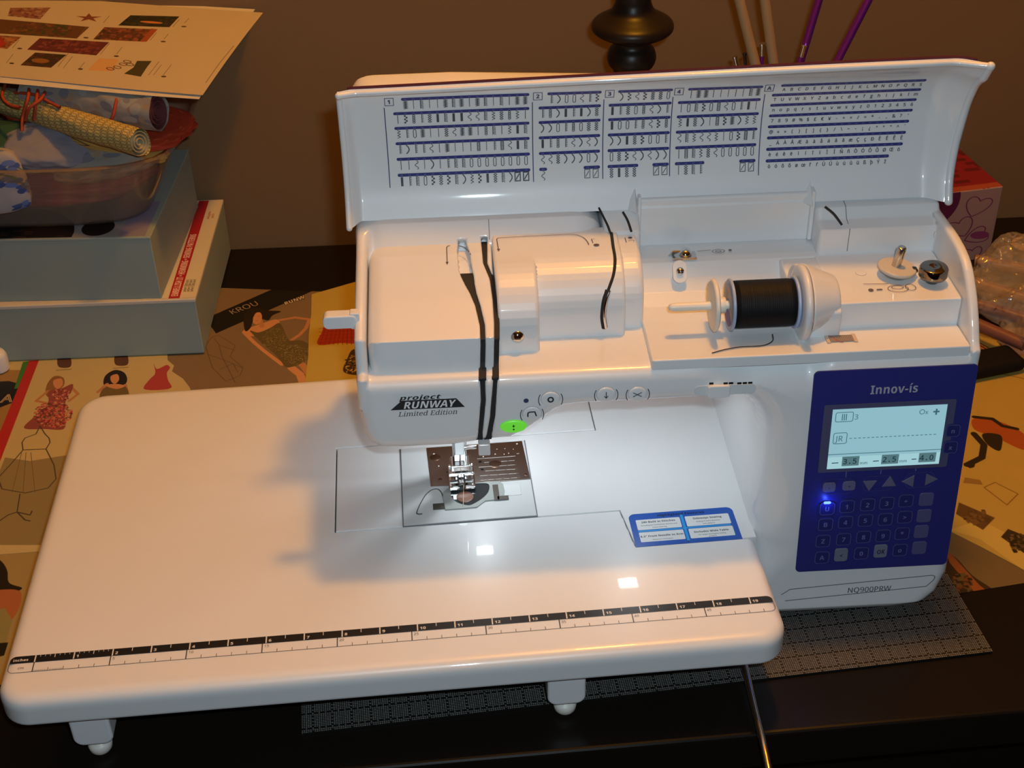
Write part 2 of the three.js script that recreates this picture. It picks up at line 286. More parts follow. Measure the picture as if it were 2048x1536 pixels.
const cSil = poly2([[0.2285, 0.2252], [0.2285, 0.197], [0.2298, 0.184], [0.2340, 0.1742], [0.2415, 0.1697], [0.256, 0.1688], [0.29, 0.1688], [0.318, 0.1722], [0.330, 0.1728], [0.3395, 0.1775], [0.3495, 0.1840], [0.36, 0.1926], [0.3675, 0.1960], [0.38, 0.1968], [0.464, 0.1972],
  ...arc(0.468, 0.160, 0.037, Math.PI / 2, 0.0, 8), [0.505, 0.08], [0.505, 0.003], [0.612, 0.003], [0.632, 0.009], [0.6445, 0.022], [0.6505, 0.040], [0.6505, 0.06], [0.6475, 0.2252]]);
const ridge = poly2([[-0.170, 0.255], [-0.177, 0.2685], [-0.188, 0.2815], [-0.215, 0.2835], [-0.262, 0.272], [-0.285, 0.235], [-0.285, 0.2], [-0.17, 0.2]]);
const wallL = poly2([[-0.0745, 0.2262], [-0.0815, 0.2268], [-0.0870, 0.2495], [-0.12, 0.2595], [-0.168, 0.2715], [-0.185, 0.277], [-0.20, 0.278], [-0.20, 0.2], [-0.0745, 0.2]]);
const wallR = poly2([...curve2([[-0.0745, 0.2262], [-0.0785, 0.2300], [-0.087, 0.2430], [-0.0975, 0.2560], [-0.116, 0.2705], [-0.138, 0.2755], [-0.17, 0.2755], [-0.20, 0.274]], 24), [-0.20, 0.2], [-0.0745, 0.2]]);
const blockR = poly2([[-0.172, 0.24], [-0.172, 0.2700], [-0.183, 0.2725], [-0.1885, 0.2795], [-0.215, 0.2835], [-0.262, 0.272], [-0.285, 0.235], [-0.285, 0.2], [-0.172, 0.2]]);
const platP = poly2([[-0.106, 0.22], [-0.106, 0.249], [-0.18, 0.2492], [-0.18, 0.22]]);
function housing(x, y, z) {
  const kx = 0.012 + 0.020 * ss(0.455, 0.495, x) * (1 - ss(0.53, 0.55, x)) * ss(0.035, 0.075, y);
  let fr = (z - zf(y)) / 1.0044; if (y < 0.016) fr = Math.max(fr, (z - zf(0.016) + (0.016 - y) * 0.55) / 1.14);
  let d = smax(cSil(x, y), smax(fr, -0.285 - z, 0.01), kx);
  d = smax(d, y - 0.2252, 0.0035);
  if (x < 0.325) d = smax(d, (y + (z + 0.0745) * 0.75 * (1 - ss(0.318, 0.323, x)) - 0.2232 - 0.002 * ss(0.318, 0.323, x)) / 1.25, 0.003);
  const a = smax(ridge(z, y), slab(x, 0.2285, 0.4035), 0.022);
  const b = smax(wallL(z, y), slab(x, 0.2285, 0.2364), 0.0045);
  const c = smax(wallR(z, y), slab(x, 0.6405, 0.6475), 0.003);
  const e = smax(blockR(z, y), slab(x, 0.5565, 0.6468), 0.004);
  const f = smax(platP(z, y), slab(x, 0.5545, 0.6415), 0.002);
  d = Math.min(smin(d, a, 0.004), smin(smin(b, a, 0.006), d, 0.001), c, e, f);
  d = carve(d, x, y, z);
  return d;
}
part('housing', nets(housing, [0.222, 0, -0.292], [0.657, 0.29, -0.04], 0.0018), white).userData.label = 'glossy white plastic housing with arm, column and head';
// fine seams across the rear ridge and the right block
{ const seamS = (x, P) => part('seam', sheet((u, v) => { const k = v * (P.length - 1), i = Math.min(P.length - 2, Math.floor(k)), f = k - i; return V(x + (u - .5) * 0.0005, lerp(P[i][0], P[i + 1][0], f) + 0.0002, lerp(P[i][1], P[i + 1][1], f) + 0.00025); }, 1, 24, 0.0004), mat(lin(0.22, 0.22, 0.23), 0.7));
  seamS(0.578, [[0.252, -0.172], [0.2695, -0.172], [0.2725, -0.183], [0.2795, -0.1885], [0.283, -0.212]]); seamS(0.3225, [[0.2705, -0.1785], [0.2812, -0.188], [0.2832, -0.212]]); }
// left cover of the head, slots carved through it
const covP = poly2([[-0.0832, 0.2235], [-0.0866, 0.2475], [-0.12, 0.2572], [-0.165, 0.2680], [-0.186, 0.2695], [-0.19, 0.22], [-0.0832, 0.22]]);
part('head_cover', nets((x, y, z) => carve(smax(covP(z, y), slab(x, 0.2367, 0.3236), x < 0.28 ? 0.012 : 0.003), x, y, z), [0.230, 0.215, -0.196], [0.33, 0.275, -0.076], 0.0013), white);
// dark liners at the bottom of the thread slots
{
  const prof = [[0.1745, -0.0697], [0.2, -0.0722], [0.2245, -0.0745], [0.2258, -0.0790], [0.2275, -0.0834], [0.2475, -0.0866], [0.2572, -0.12], [0.2680, -0.165], [0.2695, -0.186]];
  const at = s => { const S = prof.map(p => p[0] - p[1]); return [interp(S, prof.map(p => p[0]), s), interp(S, prof.map(p => p[1]), s)]; };
  for (const [sl, wf, s0, s1] of [[slot1, slotW1, 0.2445, 0.411], [slot2, slotW2, 0.2445, 0.451]]) {
    const g = sheet((u, v) => { const s = lerp(s0, s1, v), [y, z] = at(s), [y2, z2] = at(s + 0.004); let ny = -(z2 - z), nz = y2 - y; const l = Math.hypot(ny, nz) || 1; const x = interp(...sl, s) + (u - .5) * (wf(s) + 0.002); return V(x, y - 0.0022 * ny / l, z - 0.0022 * nz / l); }, 2, 70, 0.002);
    part('thread_slot', g, charcoal).userData.label = 'dark thread slot';
  }
  part('thread_tab', front(box(0.3075, 0.3155, (0.163 - 0.225), (0.172 - 0.225), -0.009, 0.0006, 0.001)), white);
}
// tension cover: front panel, round cover and end collar
const ell2 = (cx, cy, rx, ry, n = 10) => Array.from({ length: n + 1 }, (_, i) => [cx + rx * Math.cos(i / n * Math.PI / 2), cy + ry * Math.sin(i / n * Math.PI / 2)]);
const tA = poly2([[-0.1015, 0.22], ...ell2(-0.140, 0.240, 0.0375, 0.0325), [-0.186, 0.2725], [-0.186, 0.22]]);
const tB = poly2([[-0.1178, 0.22], ...ell2(-0.151, 0.243, 0.0328, 0.0295), [-0.186, 0.2725], [-0.186, 0.22]]);
const tC = poly2([[-0.1265, 0.22], ...ell2(-0.157, 0.243, 0.0305, 0.027), [-0.186, 0.2700], [-0.186, 0.22]]);
part('tension_cover', nets((x, y, z) => carve(Math.min(smax(tA(z, y), slab(x, 0.3238, 0.3525), 0.003), smin(smax(tB(z, y), slab(x, 0.33, 0.4125), 0.002), smax(tC(z, y), slab(x, 0.40, 0.4265), 0.004), 0.001)), x, y, z), [0.318, 0.215, -0.192], [0.432, 0.28, -0.095], 0.0013), white);
{ // chrome screw, tension slot with its spring plate, printed guides
  const p = mAxis('z', -0.1035, 1035, 672);
  const sc = part('screw', lathe([[0, 0.004], [0.002, 0.0038], [0.0045, 0.002], [0.005, 0], [0, 0]], 24).rotateX(Math.PI / 2).translate(p.x, p.y, -0.1035), chrome);
  part('screw_slot', box(p.x - 0.002, p.x + 0.002, p.y - 0.0004, p.y + 0.0004, -0.1002, -0.0993, 0.0002), black, sc);
  const path = [[1222, 505], [1225, 530], [1229, 560], [1226, 580], [1216, 598], [1209, 615], [1206, 640], [1209, 662]].map(([a, b]) => mAxis('x', 0.408, a, b));
  const yz = [[0.2727, -0.176], [0.2727, -0.158], [0.2710, -0.1400], [0.2655, -0.1302], [0.258, -0.1229], [0.251, -0.1196], [0.240, -0.1182], [0.231, -0.1180]];
  const xs = [1222, 1225, 1229, 1226, 1216, 1209, 1206, 1209].map((px, i) => mAxis('z', yz[i][1], px, [505, 530, 560, 580, 598, 615, 640, 662][i]).x);
  const pts = yz.map(([y, z], i) => V(xs[i], y, z));
  part('tension_slot', tube(pts.slice(0, 6), 0.0011, 40, 8), charcoal).userData.label = 'dark curved thread slot';
  part('tension_slot', tube(pts.slice(4), 0.0021, 30, 8), charcoal);
  part('tension_plate', tube(pts.slice(4).map(p => p.clone().add(V(0.0006, 0.0004, 0.0012))), 0.0011, 30, 8), chrome).userData.label = 'shiny chrome tension plate edge';
}
// bracket and curved hinge arms under the lid
part('hinge_bracket', nets((x, y, z) => smax(poly2([[-0.176, 0.22], [-0.178, 0.2725], [-0.186, 0.2765], [-0.20, 0.2835], [-0.235, 0.284], [-0.285, 0.25], [-0.285, 0.22]])(z, y), slab(x, 0.4035, 0.4300), 0.003), [0.398, 0.212, -0.292], [0.436, 0.292, -0.168], 0.0018), white);
for (const P of [[[1195, 410, .2842], [1205, 430, .2815], [1215, 450, .2775], [1221, 466, .2745]], [[1246, 424, .2835], [1255, 440, .2802], [1263, 463, .2752]], [[1650, 413, .2838], [1668, 428, .2795], [1684, 450, .2728]]])
  part('hinge_slot', tube(P.map(([a, b, y]) => mAxis('y', y - 0.0003, a, b)), 0.0008, 20, 8), charcoal).userData.label = 'dark curved hinge slot';
// spool tray: flat floor, trough wall, thread shelf
const trayP = poly2([[-0.0765, 0.2215], [-0.0768, 0.2295], [-0.125, 0.2287], [-0.143, 0.2300], [-0.156, 0.2340], [-0.165, 0.2405], [-0.1725, 0.2490], [-0.177, 0.2502], [-0.2, 0.2507], [-0.2, 0.2215]]);
part('spool_tray', nets((x, y, z) => smax(trayP(z, y), Math.max(slab(x, 0.4255 - 0.0, 0.6402), -(x - 0.4255 - 0.018 * ss(-0.1, -0.0765, z) * 0)), 0.0012), [0.42, 0.216, -0.206], [0.646, 0.256, -0.07], 0.0013), white);
{ // seat of the spool pin
  const ax = V(0.5315, 0.2505, -0.109);
  part('seat_block', nets((x, y, z) => { const r = Math.hypot(y - 0.2475, (z + 0.118) * 0.82); return smax(smax(Math.min(r - 0.0225 + Math.max(0, x - 0.5365) * 0.42, sdBox(x, y, z, 0.52, 0.60, 0.2, 0.249, -0.172, -0.097, 0.003)), slab(x, 0.529, 0.5565), 0.002), 0.226 - y, 0.001); }, [0.524, 0.222, -0.18], [0.561, 0.275, -0.085], 0.0014), white);
  part('spool_seat', lathe([[0, -0.004], [0.021, -0.004], [0.0250, -0.0034], [0.0262, -0.0015], [0.0262, 0.0], [0.025, 0.002], [0, 0.002]], 56).rotateZ(-Math.PI / 2).translate(ax.x, ax.y - 0.001, ax.z), white);
  part('spool_pin', lathe([[0, -0.0915], [0.0018, -0.091], [0.0026, -0.0895], [0.003, -0.0855], [0.003, 0], [0, 0]], 20).rotateZ(-Math.PI / 2).translate(ax.x, ax.y, ax.z), creamWhite);
}
// bobbin winder
{
  const c = mAxis('y', 0.256, 1793, 533), tilt = g => g.rotateZ(-0.10).translate(c.x, 0.2495, c.z);
  const w = part('bobbin_winder', tilt(lathe([[0, 0], [0.008, 0], [0.0085, 0.003], [0.012, 0.0035], [0.0135, 0.0045], [0.0135, 0.006], [0.0125, 0.007], [0, 0.0072]], 40)), mat(lin(0.56, 0.52, 0.46), 0.4));
  part('winder_shaft', lathe([[0, 0.007], [0.0032, 0.007], [0.0032, 0.021], [0.0026, 0.0222], [0, 0.0222]], 20).rotateZ(-0.16).translate(c.x - 0.0015, 0.2495, c.z), steel, w).userData.label = 'metal winder shaft';
  part('winder_catch', box(c.x + 0.0095, c.x + 0.0145, 0.2525, 0.2555, c.z - 0.001, c.z + 0.005, 0.0015), black, w).userData.label = 'small black catch';
  const k = mAxis('y', 0.262, 1869, 532);
  part('winder_stop', lathe([[0, 0], [0.004, 0], [0.004, 0.004], [0.0093, 0.0045], [0.0098, 0.0055], [0.0098, 0.011], [0.0088, 0.0124], [0.003, 0.0126], [0.0026, 0.0118], [0, 0.0115]], 48).translate(k.x, 0.2495, k.z), mat(lin(0.26, 0.23, 0.20), 0.07, { metalness: 1 })).userData.label = 'shiny dark chrome stop cap';
  const d1 = mAxis('y', 0.2495, 1722, 545); part('button_plug', lathe([[0, 0.0006], [0.0036, 0.0006], [0.004, 0], [0, 0]], 28).translate(d1.x, 0.249, d1.z), white);
  const d2 = mAxis('z', -0.172, 1880, 468); part('button_plug', lathe([[0, 0.001], [0.0042, 0.0008], [0.0046, 0], [0, 0]], 28).rotateX(Math.PI / 2).translate(d2.x, d2.y, -0.172), white);
  const d3 = mAxis('y', 0.2495, 1624, 575); part('stop_pin', box(d3.x - 0.001, d3.x + 0.001, 0.2485, 0.2497, d3.z - 0.0035, d3.z + 0.0035, 0.0004).rotateY(0), black);
}
// thread guide plate on the shelf
{
  const p = mAxis('y', 0.252, 1368, 508);
  const b = part('thread_guide', box(p.x - 0.009, p.x + 0.0085, 0.2500, 0.2520, p.z - 0.004, p.z + 0.006, 0.0005), steel);
  b.userData.label = 'bent metal thread guide with a screw';
  const fin = shapeOf([[-0.009, 0.006], [-0.0035, 0.006], [-0.009, -0.002], [-0.012, -0.0155], [-0.0145, -0.0165]]);
  part('guide_fin', extrude(fin, 0.001).rotateX(Math.PI / 2).rotateX(-0.9).translate(p.x, 0.2525, p.z), steel, b);
  part('guide_screw', lathe([[0, 0.0042], [0.003, 0.0036], [0.0046, 0.0012], [0.0046, 0], [0, 0]], 24).translate(p.x + 0.001, 0.252, p.z), chrome, b);
  const q = mAxis('z', -0.164, 1359, 545), tb = part('guide_tab', extrude(rrect(-0.0052, -0.0085, 0.0052, 0.008, 0.005), 0.0018, 0.0006).rotateX(-0.7).translate(q.x, q.y + 0.001, -0.1635), white);
  part('tab_screw', lathe([[0, 0.0022], [0.0024, 0.0018], [0.003, 0], [0, 0]], 20).rotateX(Math.PI / 2 - 0.7).translate(q.x, q.y + 0.0022, -0.162), chrome, tb);
}
// thread threading lever on the left side of the head
{
  const p = toM(atZ(-0.12, 680, 632));
  const g = extrude(rrect(-0.011, -0.005, 0.012, 0.005, 0.004), 0.009, 0.0012).translate(p.x, p.y, p.z);
  part('threading_lever', merge([g, box(p.x + 0.007, p.x + 0.0135, p.y - 0.0062, p.y + 0.0062, p.z + 0.001, p.z + 0.008, 0.001)]), white);
}
// ---- lid
const lidBack = x => [[0.2815, -0.1935], [0.30, -0.2035], [0.325, -0.2085], [0.350, -0.2080], [lerp(0.3640, 0.3685, ss(0.3, 0.65, x)), lerp(-0.2065, -0.2010, ss(0.3, 0.65, x))], [lerp(0.3710, 0.3810, ss(0.25, 0.65, x)), lerp(-0.2045, -0.1870, ss(0.3, 0.65, x))], [lerp(0.3745, 0.3895, ss(0.22, 0.655, x)), lerp(-0.1985, -0.1745, ss(0.25, 0.655, x))]];
function lidP(x, v) { // inner face of the lid
  const P = lidBack(x), n = P.length - 1, c = new THREE.CatmullRomCurve3(P.map(p => V(x, p[0], p[1])), false, 'centripetal'), p = c.getPoint(v);
  p.x -= 0.0045 * (1 - ss(0, 0.5, v)) * ss(0.62, 0.656, x); p.z += interp([0, 0.3, 0.6, 0.8, 1], [0.0095, 0.0105, 0.0155, 0.0165, 0.0085], v) * ss(0.634, 0.656, x) + 0.011 * (1 - ss(0.2245, 0.2335, x)) * (1 - 0.75 * v); return p;
}
const lidX = u => { const a = 0.2238, b = 0.6562, t = u < 0.1 ? u / 0.1 * 0.03 : u > 0.86 ? 0.93 + (u - 0.86) / 0.14 * 0.07 : 0.03 + (u - 0.1) / 0.76 * 0.90; return lerp(a, b, t); };
{
  const lid = part('lid', (() => {
    const cache = {}; const main = sheet((u, v) => { const x = lidX(u); const p = lidP(x, v); return p; }, 110, 44, 0.0034);
    return main;
  })(), white);
  lid.userData.label = 'open white lid printed with stitch charts';
  const ends = []; for (const [x, n] of [[0.2244, 1], [0.6556, 1]]) { const P = []; for (let i = 0; i <= 30; i++) { const p = lidP(x, i / 30); p.z -= 0.0012; P.push(p); } ends.push(tube(P, x > 0.5 ? 0.0030 : 0.0022, 60, 12)); const e = P[30]; ends.push(new THREE.SphereGeometry(x > 0.5 ? 0.0031 : 0.0022, 16, 12).translate(e.x, e.y, e.z)); const b = P[0]; ends.push(new THREE.SphereGeometry(x > 0.5 ? 0.0030 : 0.0022, 16, 12).translate(b.x, b.y, b.z)); }
  { const P = []; for (let i = 0; i <= 40; i++) { const p = lidP(lerp(0.2244, 0.6556, i / 40), 1); p.z -= 0.0013; P.push(p); } ends.push(tube(P, 0.0022, 120, 12)); }
  part('lid_rim', merge(ends), white, lid);
  // bulging outer shell behind the left part of the lid
  part('lid_shell', nets((x, y, z) => { const d = smax(poly2([[-0.206, 0.292], [-0.2125, 0.3700], [-0.235, 0.3745], [-0.262, 0.35], [-0.262, 0.300], [-0.235, 0.283]])(z, y), slab(x, 0.2285, 0.648), 0.02); return smax(d, (y - 0.3745) + 0.10 * Math.max(0, x - 0.30) * 0.9, 0.004); }, [0.222, 0.275, -0.27], [0.655, 0.38, -0.2], 0.0025), white, lid);
  // purple edge strip along the outside of the rim
  part('rim_strip', sheet((u, v) => { const x = lerp(0.231, 0.648, u), p = lidP(x, 1); return V(x, p.y + 0.0012 + 0.0020 * v, p.z - 0.0042); }, 60, 1, 0.0022), mat(lin(0.06, 0.008, 0.045), 0.4), lid).userData.label = 'thin dark purple strip';
  // tongue between the hinges with its side walls and gussets
  part('hinge_tongue', merge([box(0.4305, 0.5555, 0.2500, 0.2885, -0.2035, -0.1945, 0.002), box(0.4292, 0.4318, 0.252, 0.291, -0.212, -0.1925, 0.001), box(0.5535, 0.5565, 0.252, 0.291, -0.212, -0.1905, 0.001)]), white, lid);
  const gus = (x, s) => { const a = V(x, 0.2955, -0.200), b = V(x - 0.0065 * s, 0.2815, -0.195), c = V(x + 0.003 * s, 0.2815, -0.195), d = V(x, 0.2815, -0.1865), e = V(x, 0.2815, -0.203); const g = new THREE.BufferGeometry(); const T = [a, b, d, a, d, c, b, e, d, d, e, c, a, c, e, a, e, b].flatMap(p => [p.x, p.y, p.z]); g.setAttribute('position', new THREE.Float32BufferAttribute(T, 3)); g.computeVertexNormals(); return g; };
  part('gusset', gus(0.4275, 1), white, lid); part('gusset', gus(0.5535, 1), white, lid);
  // stitch charts
  const cx0 = 0.250, cx1 = 0.632, CW = 2048, CH = 400;
  const y0 = 0.2965, y1 = 0.3685; const vOf = y => { let a = 0, b = 1; for (let i = 0; i < 24; i++) { const m = (a + b) / 2; if (lidP(0.44, m).y < y) a = m; else b = m; } return a; };
  const v0 = vOf(y0), v1 = vOf(y1);
  const chart = canvasTex(CW, CH, g => {
    g.clearRect(0, 0, CW, CH); const X = x => (x - cx0) / (cx1 - cx0) * CW, Y = y => (1 - (y - y0) / (y1 - y0)) * CH; const ink = '#4c5058', navy = '#33387c'; let r = 11; const R = () => { r = (r * 1103515245 + 12345) & 0x7fffffff; return r / 0x7fffffff; };
    g.lineCap = 'round';
    const bar = (xa, xb, y, n) => { g.fillStyle = navy; g.beginPath(); g.roundRect(X(xa), Y(y) - 5.5, X(xb) - X(xa), 11, 5); g.fill(); g.fillStyle = '#6d74b4'; for (let i = 0; i < n; i++) { const x = X(lerp(xa, xb, (i + .5) / n)); g.fillRect(x - 4, Y(y) - 2, 3, 4); g.fillRect(x + 1, Y(y) - 2, 3, 4); } };
    const sym = (x, y, kind) => { // stitch pictogram 34 px high under a bar
      g.strokeStyle = ink; g.fillStyle = ink; g.lineWidth = 1.6; const t = Y(y) + 8, h = 34; g.beginPath();
      const k = kind % 14;
      if (k === 0) { g.moveTo(x, t); g.lineTo(x, t + h); } else if (k === 1) { g.setLineDash([5, 3]); g.moveTo(x, t); g.lineTo(x, t + h); } else if (k === 2) { for (let i = 0; i <= 6; i++) g.lineTo(x + (i % 2 ? 5 : -5), t + h * i / 6); } else if (k === 3) { for (let i = 0; i <= 12; i++) g.lineTo(x + (i % 2 ? 6 : -6), t + h * i / 12); } else if (k === 4) { g.moveTo(x - 4, t); g.lineTo(x - 4, t + h); for (let i = 0; i < 6; i++) { g.moveTo(x - 4, t + i * 6); g.lineTo(x + 6, t + i * 6 + 4); } } else if (k === 5) { g.rect(x - 5, t, 10, h); for (let i = 1; i < 6; i++) { g.moveTo(x - 5, t + h * i / 6); g.lineTo(x + 5, t + h * i / 6); } } else if (k === 6) { for (let i = 0; i < 5; i++) { g.moveTo(x + 5, t + i * 7 + 3); g.arc(x, t + i * 7 + 3, 4, 0, 6.28); } } else if (k === 7) { for (let i = 0; i <= 20; i++) g.lineTo(x + 6 * Math.sin(i / 20 * 9), t + h * i / 20); } else if (k === 8) { g.fillRect(x - 4, t, 8, h); } else if (k === 9) { g.lineWidth = 3; g.moveTo(x - 5, t); g.quadraticCurveTo(x + 14, t + h / 2, x - 5, t + h); } else if (k === 10) { for (let i = 0; i < 4; i++) { g.moveTo(x, t + i * 9); g.lineTo(x + 6, t + i * 9 + 4); g.lineTo(x, t + i * 9 + 8); g.lineTo(x - 6, t + i * 9 + 4); g.closePath(); } } else if (k === 11) { g.roundRect(x - 5, t, 10, h, 5); } else if (k === 12) { g.moveTo(x, t); g.lineTo(x, t + h); for (let i = 0; i < 5; i++) { g.moveTo(x, t + i * 7); g.lineTo(x + 6, t + i * 7 + 3); } } else { for (let i = 0; i < 5; i++) g.fillRect(x + (i % 2 ? 0 : -6), t + i * 7, 6, 6); }
      g.stroke(); g.setLineDash([]); };
    const icon = (x, y, txt) => { g.strokeStyle = '#4a5080'; g.lineWidth = 1.6; g.strokeRect(X(x) - 15, Y(y) - 15, 32, 32); g.fillStyle = '#3a4070'; g.font = 'bold 24px sans-serif'; g.textAlign = 'center'; g.textBaseline = 'middle'; g.fillText(txt, X(x) + 1, Y(y) + 2); };
    const rule = (x, ya, yb) => { g.fillStyle = navy; g.fillRect(X(x) - 1.2, Y(ya), 2.4, Y(yb) - Y(ya)); };
    const rows = [0.3667, 0.3557, 0.3445, 0.3328, 0.3212, 0.3098];
    const sect = (xi, xa, xb, n, txt, lastN, kinds) => {
      icon(xi, rows[0] - 0.0015, txt); rule(xi - 0.0035, 0.3605, 0.3015);
      rows.forEach((y, i) => { const a = i === 0 ? xa + 0.006 : xa, m = i === 5 ? lastN : i === 0 ? n - 1 : n, b = i === 5 ? a + (xb - xa) * lastN / n : xb; bar(a, b, y, m); for (let c = 0; c < m; c++) sym(X(lerp(a, b, (c + .5) / m)), y, kinds === 'deco' ? 6 + (R() * 8 | 0) : (i < 1 ? (R() * 5 | 0) : i === 4 && c > n * .5 ? 11 : (R() * 14 | 0))); });
      if (lastN < n) { bar(xb - 0.0115, xb, rows[5], 2); g.strokeStyle = ink; for (const k of [0.009, 0.003]) { g.strokeRect(X(xb - k) - 10, Y(rows[5]) + 8, 20, 32); g.beginPath(); g.moveTo(X(xb - k) - 6, Y(rows[5]) + 34); g.lineTo(X(xb - k) + 6, Y(rows[5]) + 14); g.stroke(); } }
    };
    sect(0.2575, 0.2600, 0.3535, 17, '1', 15); sect(0.3592, 0.3600, 0.4030, 8, '2', 1, 'deco'); sect(0.4085, 0.4085, 0.4520, 8, '3', 4, 'deco'); sect(0.4562, 0.4565, 0.5140, 11, '4', 4);
    icon(0.5185, 0.3655, 'A'); rule(0.5165, 0.3600, 0.2995);
    const T = ['ABCDEFGHIJKLMNOPQRS', 'TUVWXYZabcdefghijklm', 'nopqrstuvwxyz0123456', "789#%$£€¥-+×/=*.,&?'", '@«»()[]{}/\\~-¡¿ªº"^`', "_ÄÀÅÆäàåáâãæÇçÐÈÉÊË", 'èéêëìíîïÌÍÑñÒÓÔÕØŒö', 'òóôõøœřŕÙÚùúûüßþÝž'];
    g.textAlign = 'center'; g.textBaseline = 'middle';
    T.forEach((row, i) => { const y = 0.3672 - i * 0.0083, a = i ? 0.5215 : 0.5265, b = lerp(0.6268, 0.6180, i / 7) - (i === 7 ? 0.008 : 0); bar(a, b, y, row.length); g.fillStyle = ink; g.font = '19px sans-serif'; [...row].forEach((c, k) => g.fillText(c, X(lerp(a, b, (k + .5) / row.length)), Y(y) + 21)); });
  });
  const N = 60, vx = (x, y) => { let a = 0, b = 1; for (let i = 0; i < 14; i++) { const m = (a + b) / 2; if (lidP(x, m).y < y) a = m; else b = m; } return a; };
  const cg = sheet((u, v) => { const x = lerp(cx0, cx1, u), w = vx(x, lerp(y0, y1, v)), p = lidP(x, w); const q = lidP(x, w + 0.01); const ny = -(q.z - p.z), nz = q.y - p.y, l = Math.hypot(ny, nz); p.y += 0.0003 * ny / l; p.z += 0.0003 * nz / l; return p; }, 40, 18, 0.0001);
  part('stitch_chart', cg, printMat(chart, { roughness: 0.35 }), lid).userData.label = 'printed chart of stitches and letters';
}
// ---- control panel
{
  const q = (px, py) => F(px, py);
  const [pxA, pyA] = q(1590, 1143), [pxB, pyB] = q(1955, 742);
  const X0 = pxA, X1 = pxB - 0.0002, Y0 = pyA + 0.0, Y1 = q(1632, 742)[1];
  const navy = mat(lin(0.026, 0.028, 0.19), 0.38);
  const panel = part('control_panel', front(extrude(rrect(X0, Y0, X1, Y1, 0.0035), 0.0012, 0.0003), -0.0002), navy); panel.userData.label = 'dark blue control panel with screen and keys';
  const onPanel = (name, g, m) => part(name, front(g, 0.001), m, panel);
  // bezel and backlit screen
  const s = [q(1667, 820), q(1893, 803), q(1877, 927), q(1650, 934)];
  const bz = mat(lin(0.085, 0.085, 0.17), 0.35);
  const sx0 = (s[0][0] + s[3][0]) / 2, sx1 = (s[1][0] + s[2][0]) / 2, sy1 = (s[0][1] + s[1][1]) / 2, sy0 = (s[2][1] + s[3][1]) / 2;
  onPanel('screen_bezel', extrude(rrect(sx0 - 0.006, sy0 - 0.003, sx1 + 0.006, sy1 + 0.0035, 0.0015), 0.0004, 0.0001), bz);
  const lcd = canvasTex(512, 300, (g, w, h) => {
    g.fillStyle = '#9dcfdc'; g.fillRect(0, 0, w, h); g.fillStyle = '#b2e2ea'; g.fillRect(0, h * .80, w, h * .2); g.strokeStyle = g.fillStyle = '#45707c'; g.lineWidth = 3;
    g.beginPath(); g.roundRect(16, 16, 78, 46, 8); g.stroke(); for (let i = 0; i < 3; i++) g.fillRect(44 + i * 9, 24, 4, 32); g.font = '34px sans-serif'; g.fillText('3', 100, 54);
    g.beginPath(); g.roundRect(16, 118, 60, 54, 8); g.stroke(); g.font = '38px sans-serif'; g.fillText('JR', 26, 160); g.beginPath(); g.setLineDash([12, 8]); g.moveTo(88, 148); g.lineTo(486, 148); g.stroke(); g.setLineDash([]);
    g.font = '28px sans-serif'; g.beginPath(); g.arc(402, 32, 11, 0, 7); g.stroke(); g.fillText('x', 416, 44); g.fillRect(462, 20, 8, 30); g.fillRect(452, 30, 28, 8);
    g.beginPath(); g.moveTo(0, 226); g.lineTo(w, 226); g.stroke();
    g.font = 'bold 36px monospace'; for (const [x, t, u] of [[70, '3.5', 'mm'], [250, '2.5', 'mm'], [420, '4.0', '']]) { g.fillStyle = '#5c8288'; g.fillRect(x - 4, 240, 78, 48); g.fillStyle = '#1b323c'; g.fillText(t, x, 278); g.font = '20px sans-serif'; g.fillText(u, x + 78, 284); g.font = 'bold 36px monospace'; }
    g.fillRect(20, 268, 30, 4); g.fillRect(208, 268, 26, 4); g.fillRect(384, 268, 22, 4);
  });
  const sg = new THREE.PlaneGeometry(sx1 - sx0, sy1 - sy0).translate((sx0 + sx1) / 2, (sy0 + sy1) / 2, 0.0006);
  onPanel('screen', sg, new THREE.MeshPhysicalMaterial({ color: 0x111111, emissive: 0xffffff, emissiveMap: lcd, emissiveIntensity: 0.78, roughness: 0.25 })).userData.label = 'lit pale blue screen';
  // keys
  const grey = mat(lin(0.13, 0.13, 0.22), 0.45), pale = mat(lin(0.16, 0.18, 0.25), 0.4), lilac = mat(lin(0.09, 0.09, 0.22), 0.4), deep = mat(lin(0.022, 0.024, 0.14), 0.36), line = '#4d5490';
  const S = 1 / 3.3395, P = (zx, zy) => q(1580 + zx * S, 740 + zy * S);
  const keyG = (w, h) => extrude(rrect(-w / 2, -h / 2, w / 2, h / 2, 0.0022), 0.0011, 0.0004, 2, 6);
  const glyph = (c, lit) => canvasTex(96, 96, (g) => { g.clearRect(0, 0, 96, 96); g.strokeStyle = lit ? '#2b2f52' : line; g.lineWidth = 5; if (!lit) { g.beginPath(); g.roundRect(6, 6, 84, 84, 18); g.stroke(); } g.fillStyle = lit ? '#2b2f52' : '#6a70a6'; g.font = 'bold 44px sans-serif'; g.textAlign = 'center'; g.textBaseline = 'middle'; g.fillText(c, 48, 50); });
  const cache = {}; const gm = (c, lit) => cache[c + lit] ??= printMat(glyph(c, lit));
  const key = (zx, zy, w, h, m, c, lit) => { const [x, y] = P(zx, zy); const k = onPanel('key', keyG(w, h).translate(x, y, 0), m); if (c) part('key_mark', front(new THREE.PlaneGeometry(Math.max(w, h) * (lit ? 0.8 : 1.0), h).translate(x, y, 0.0014), 0.001), gm(c, lit), k); return k; };
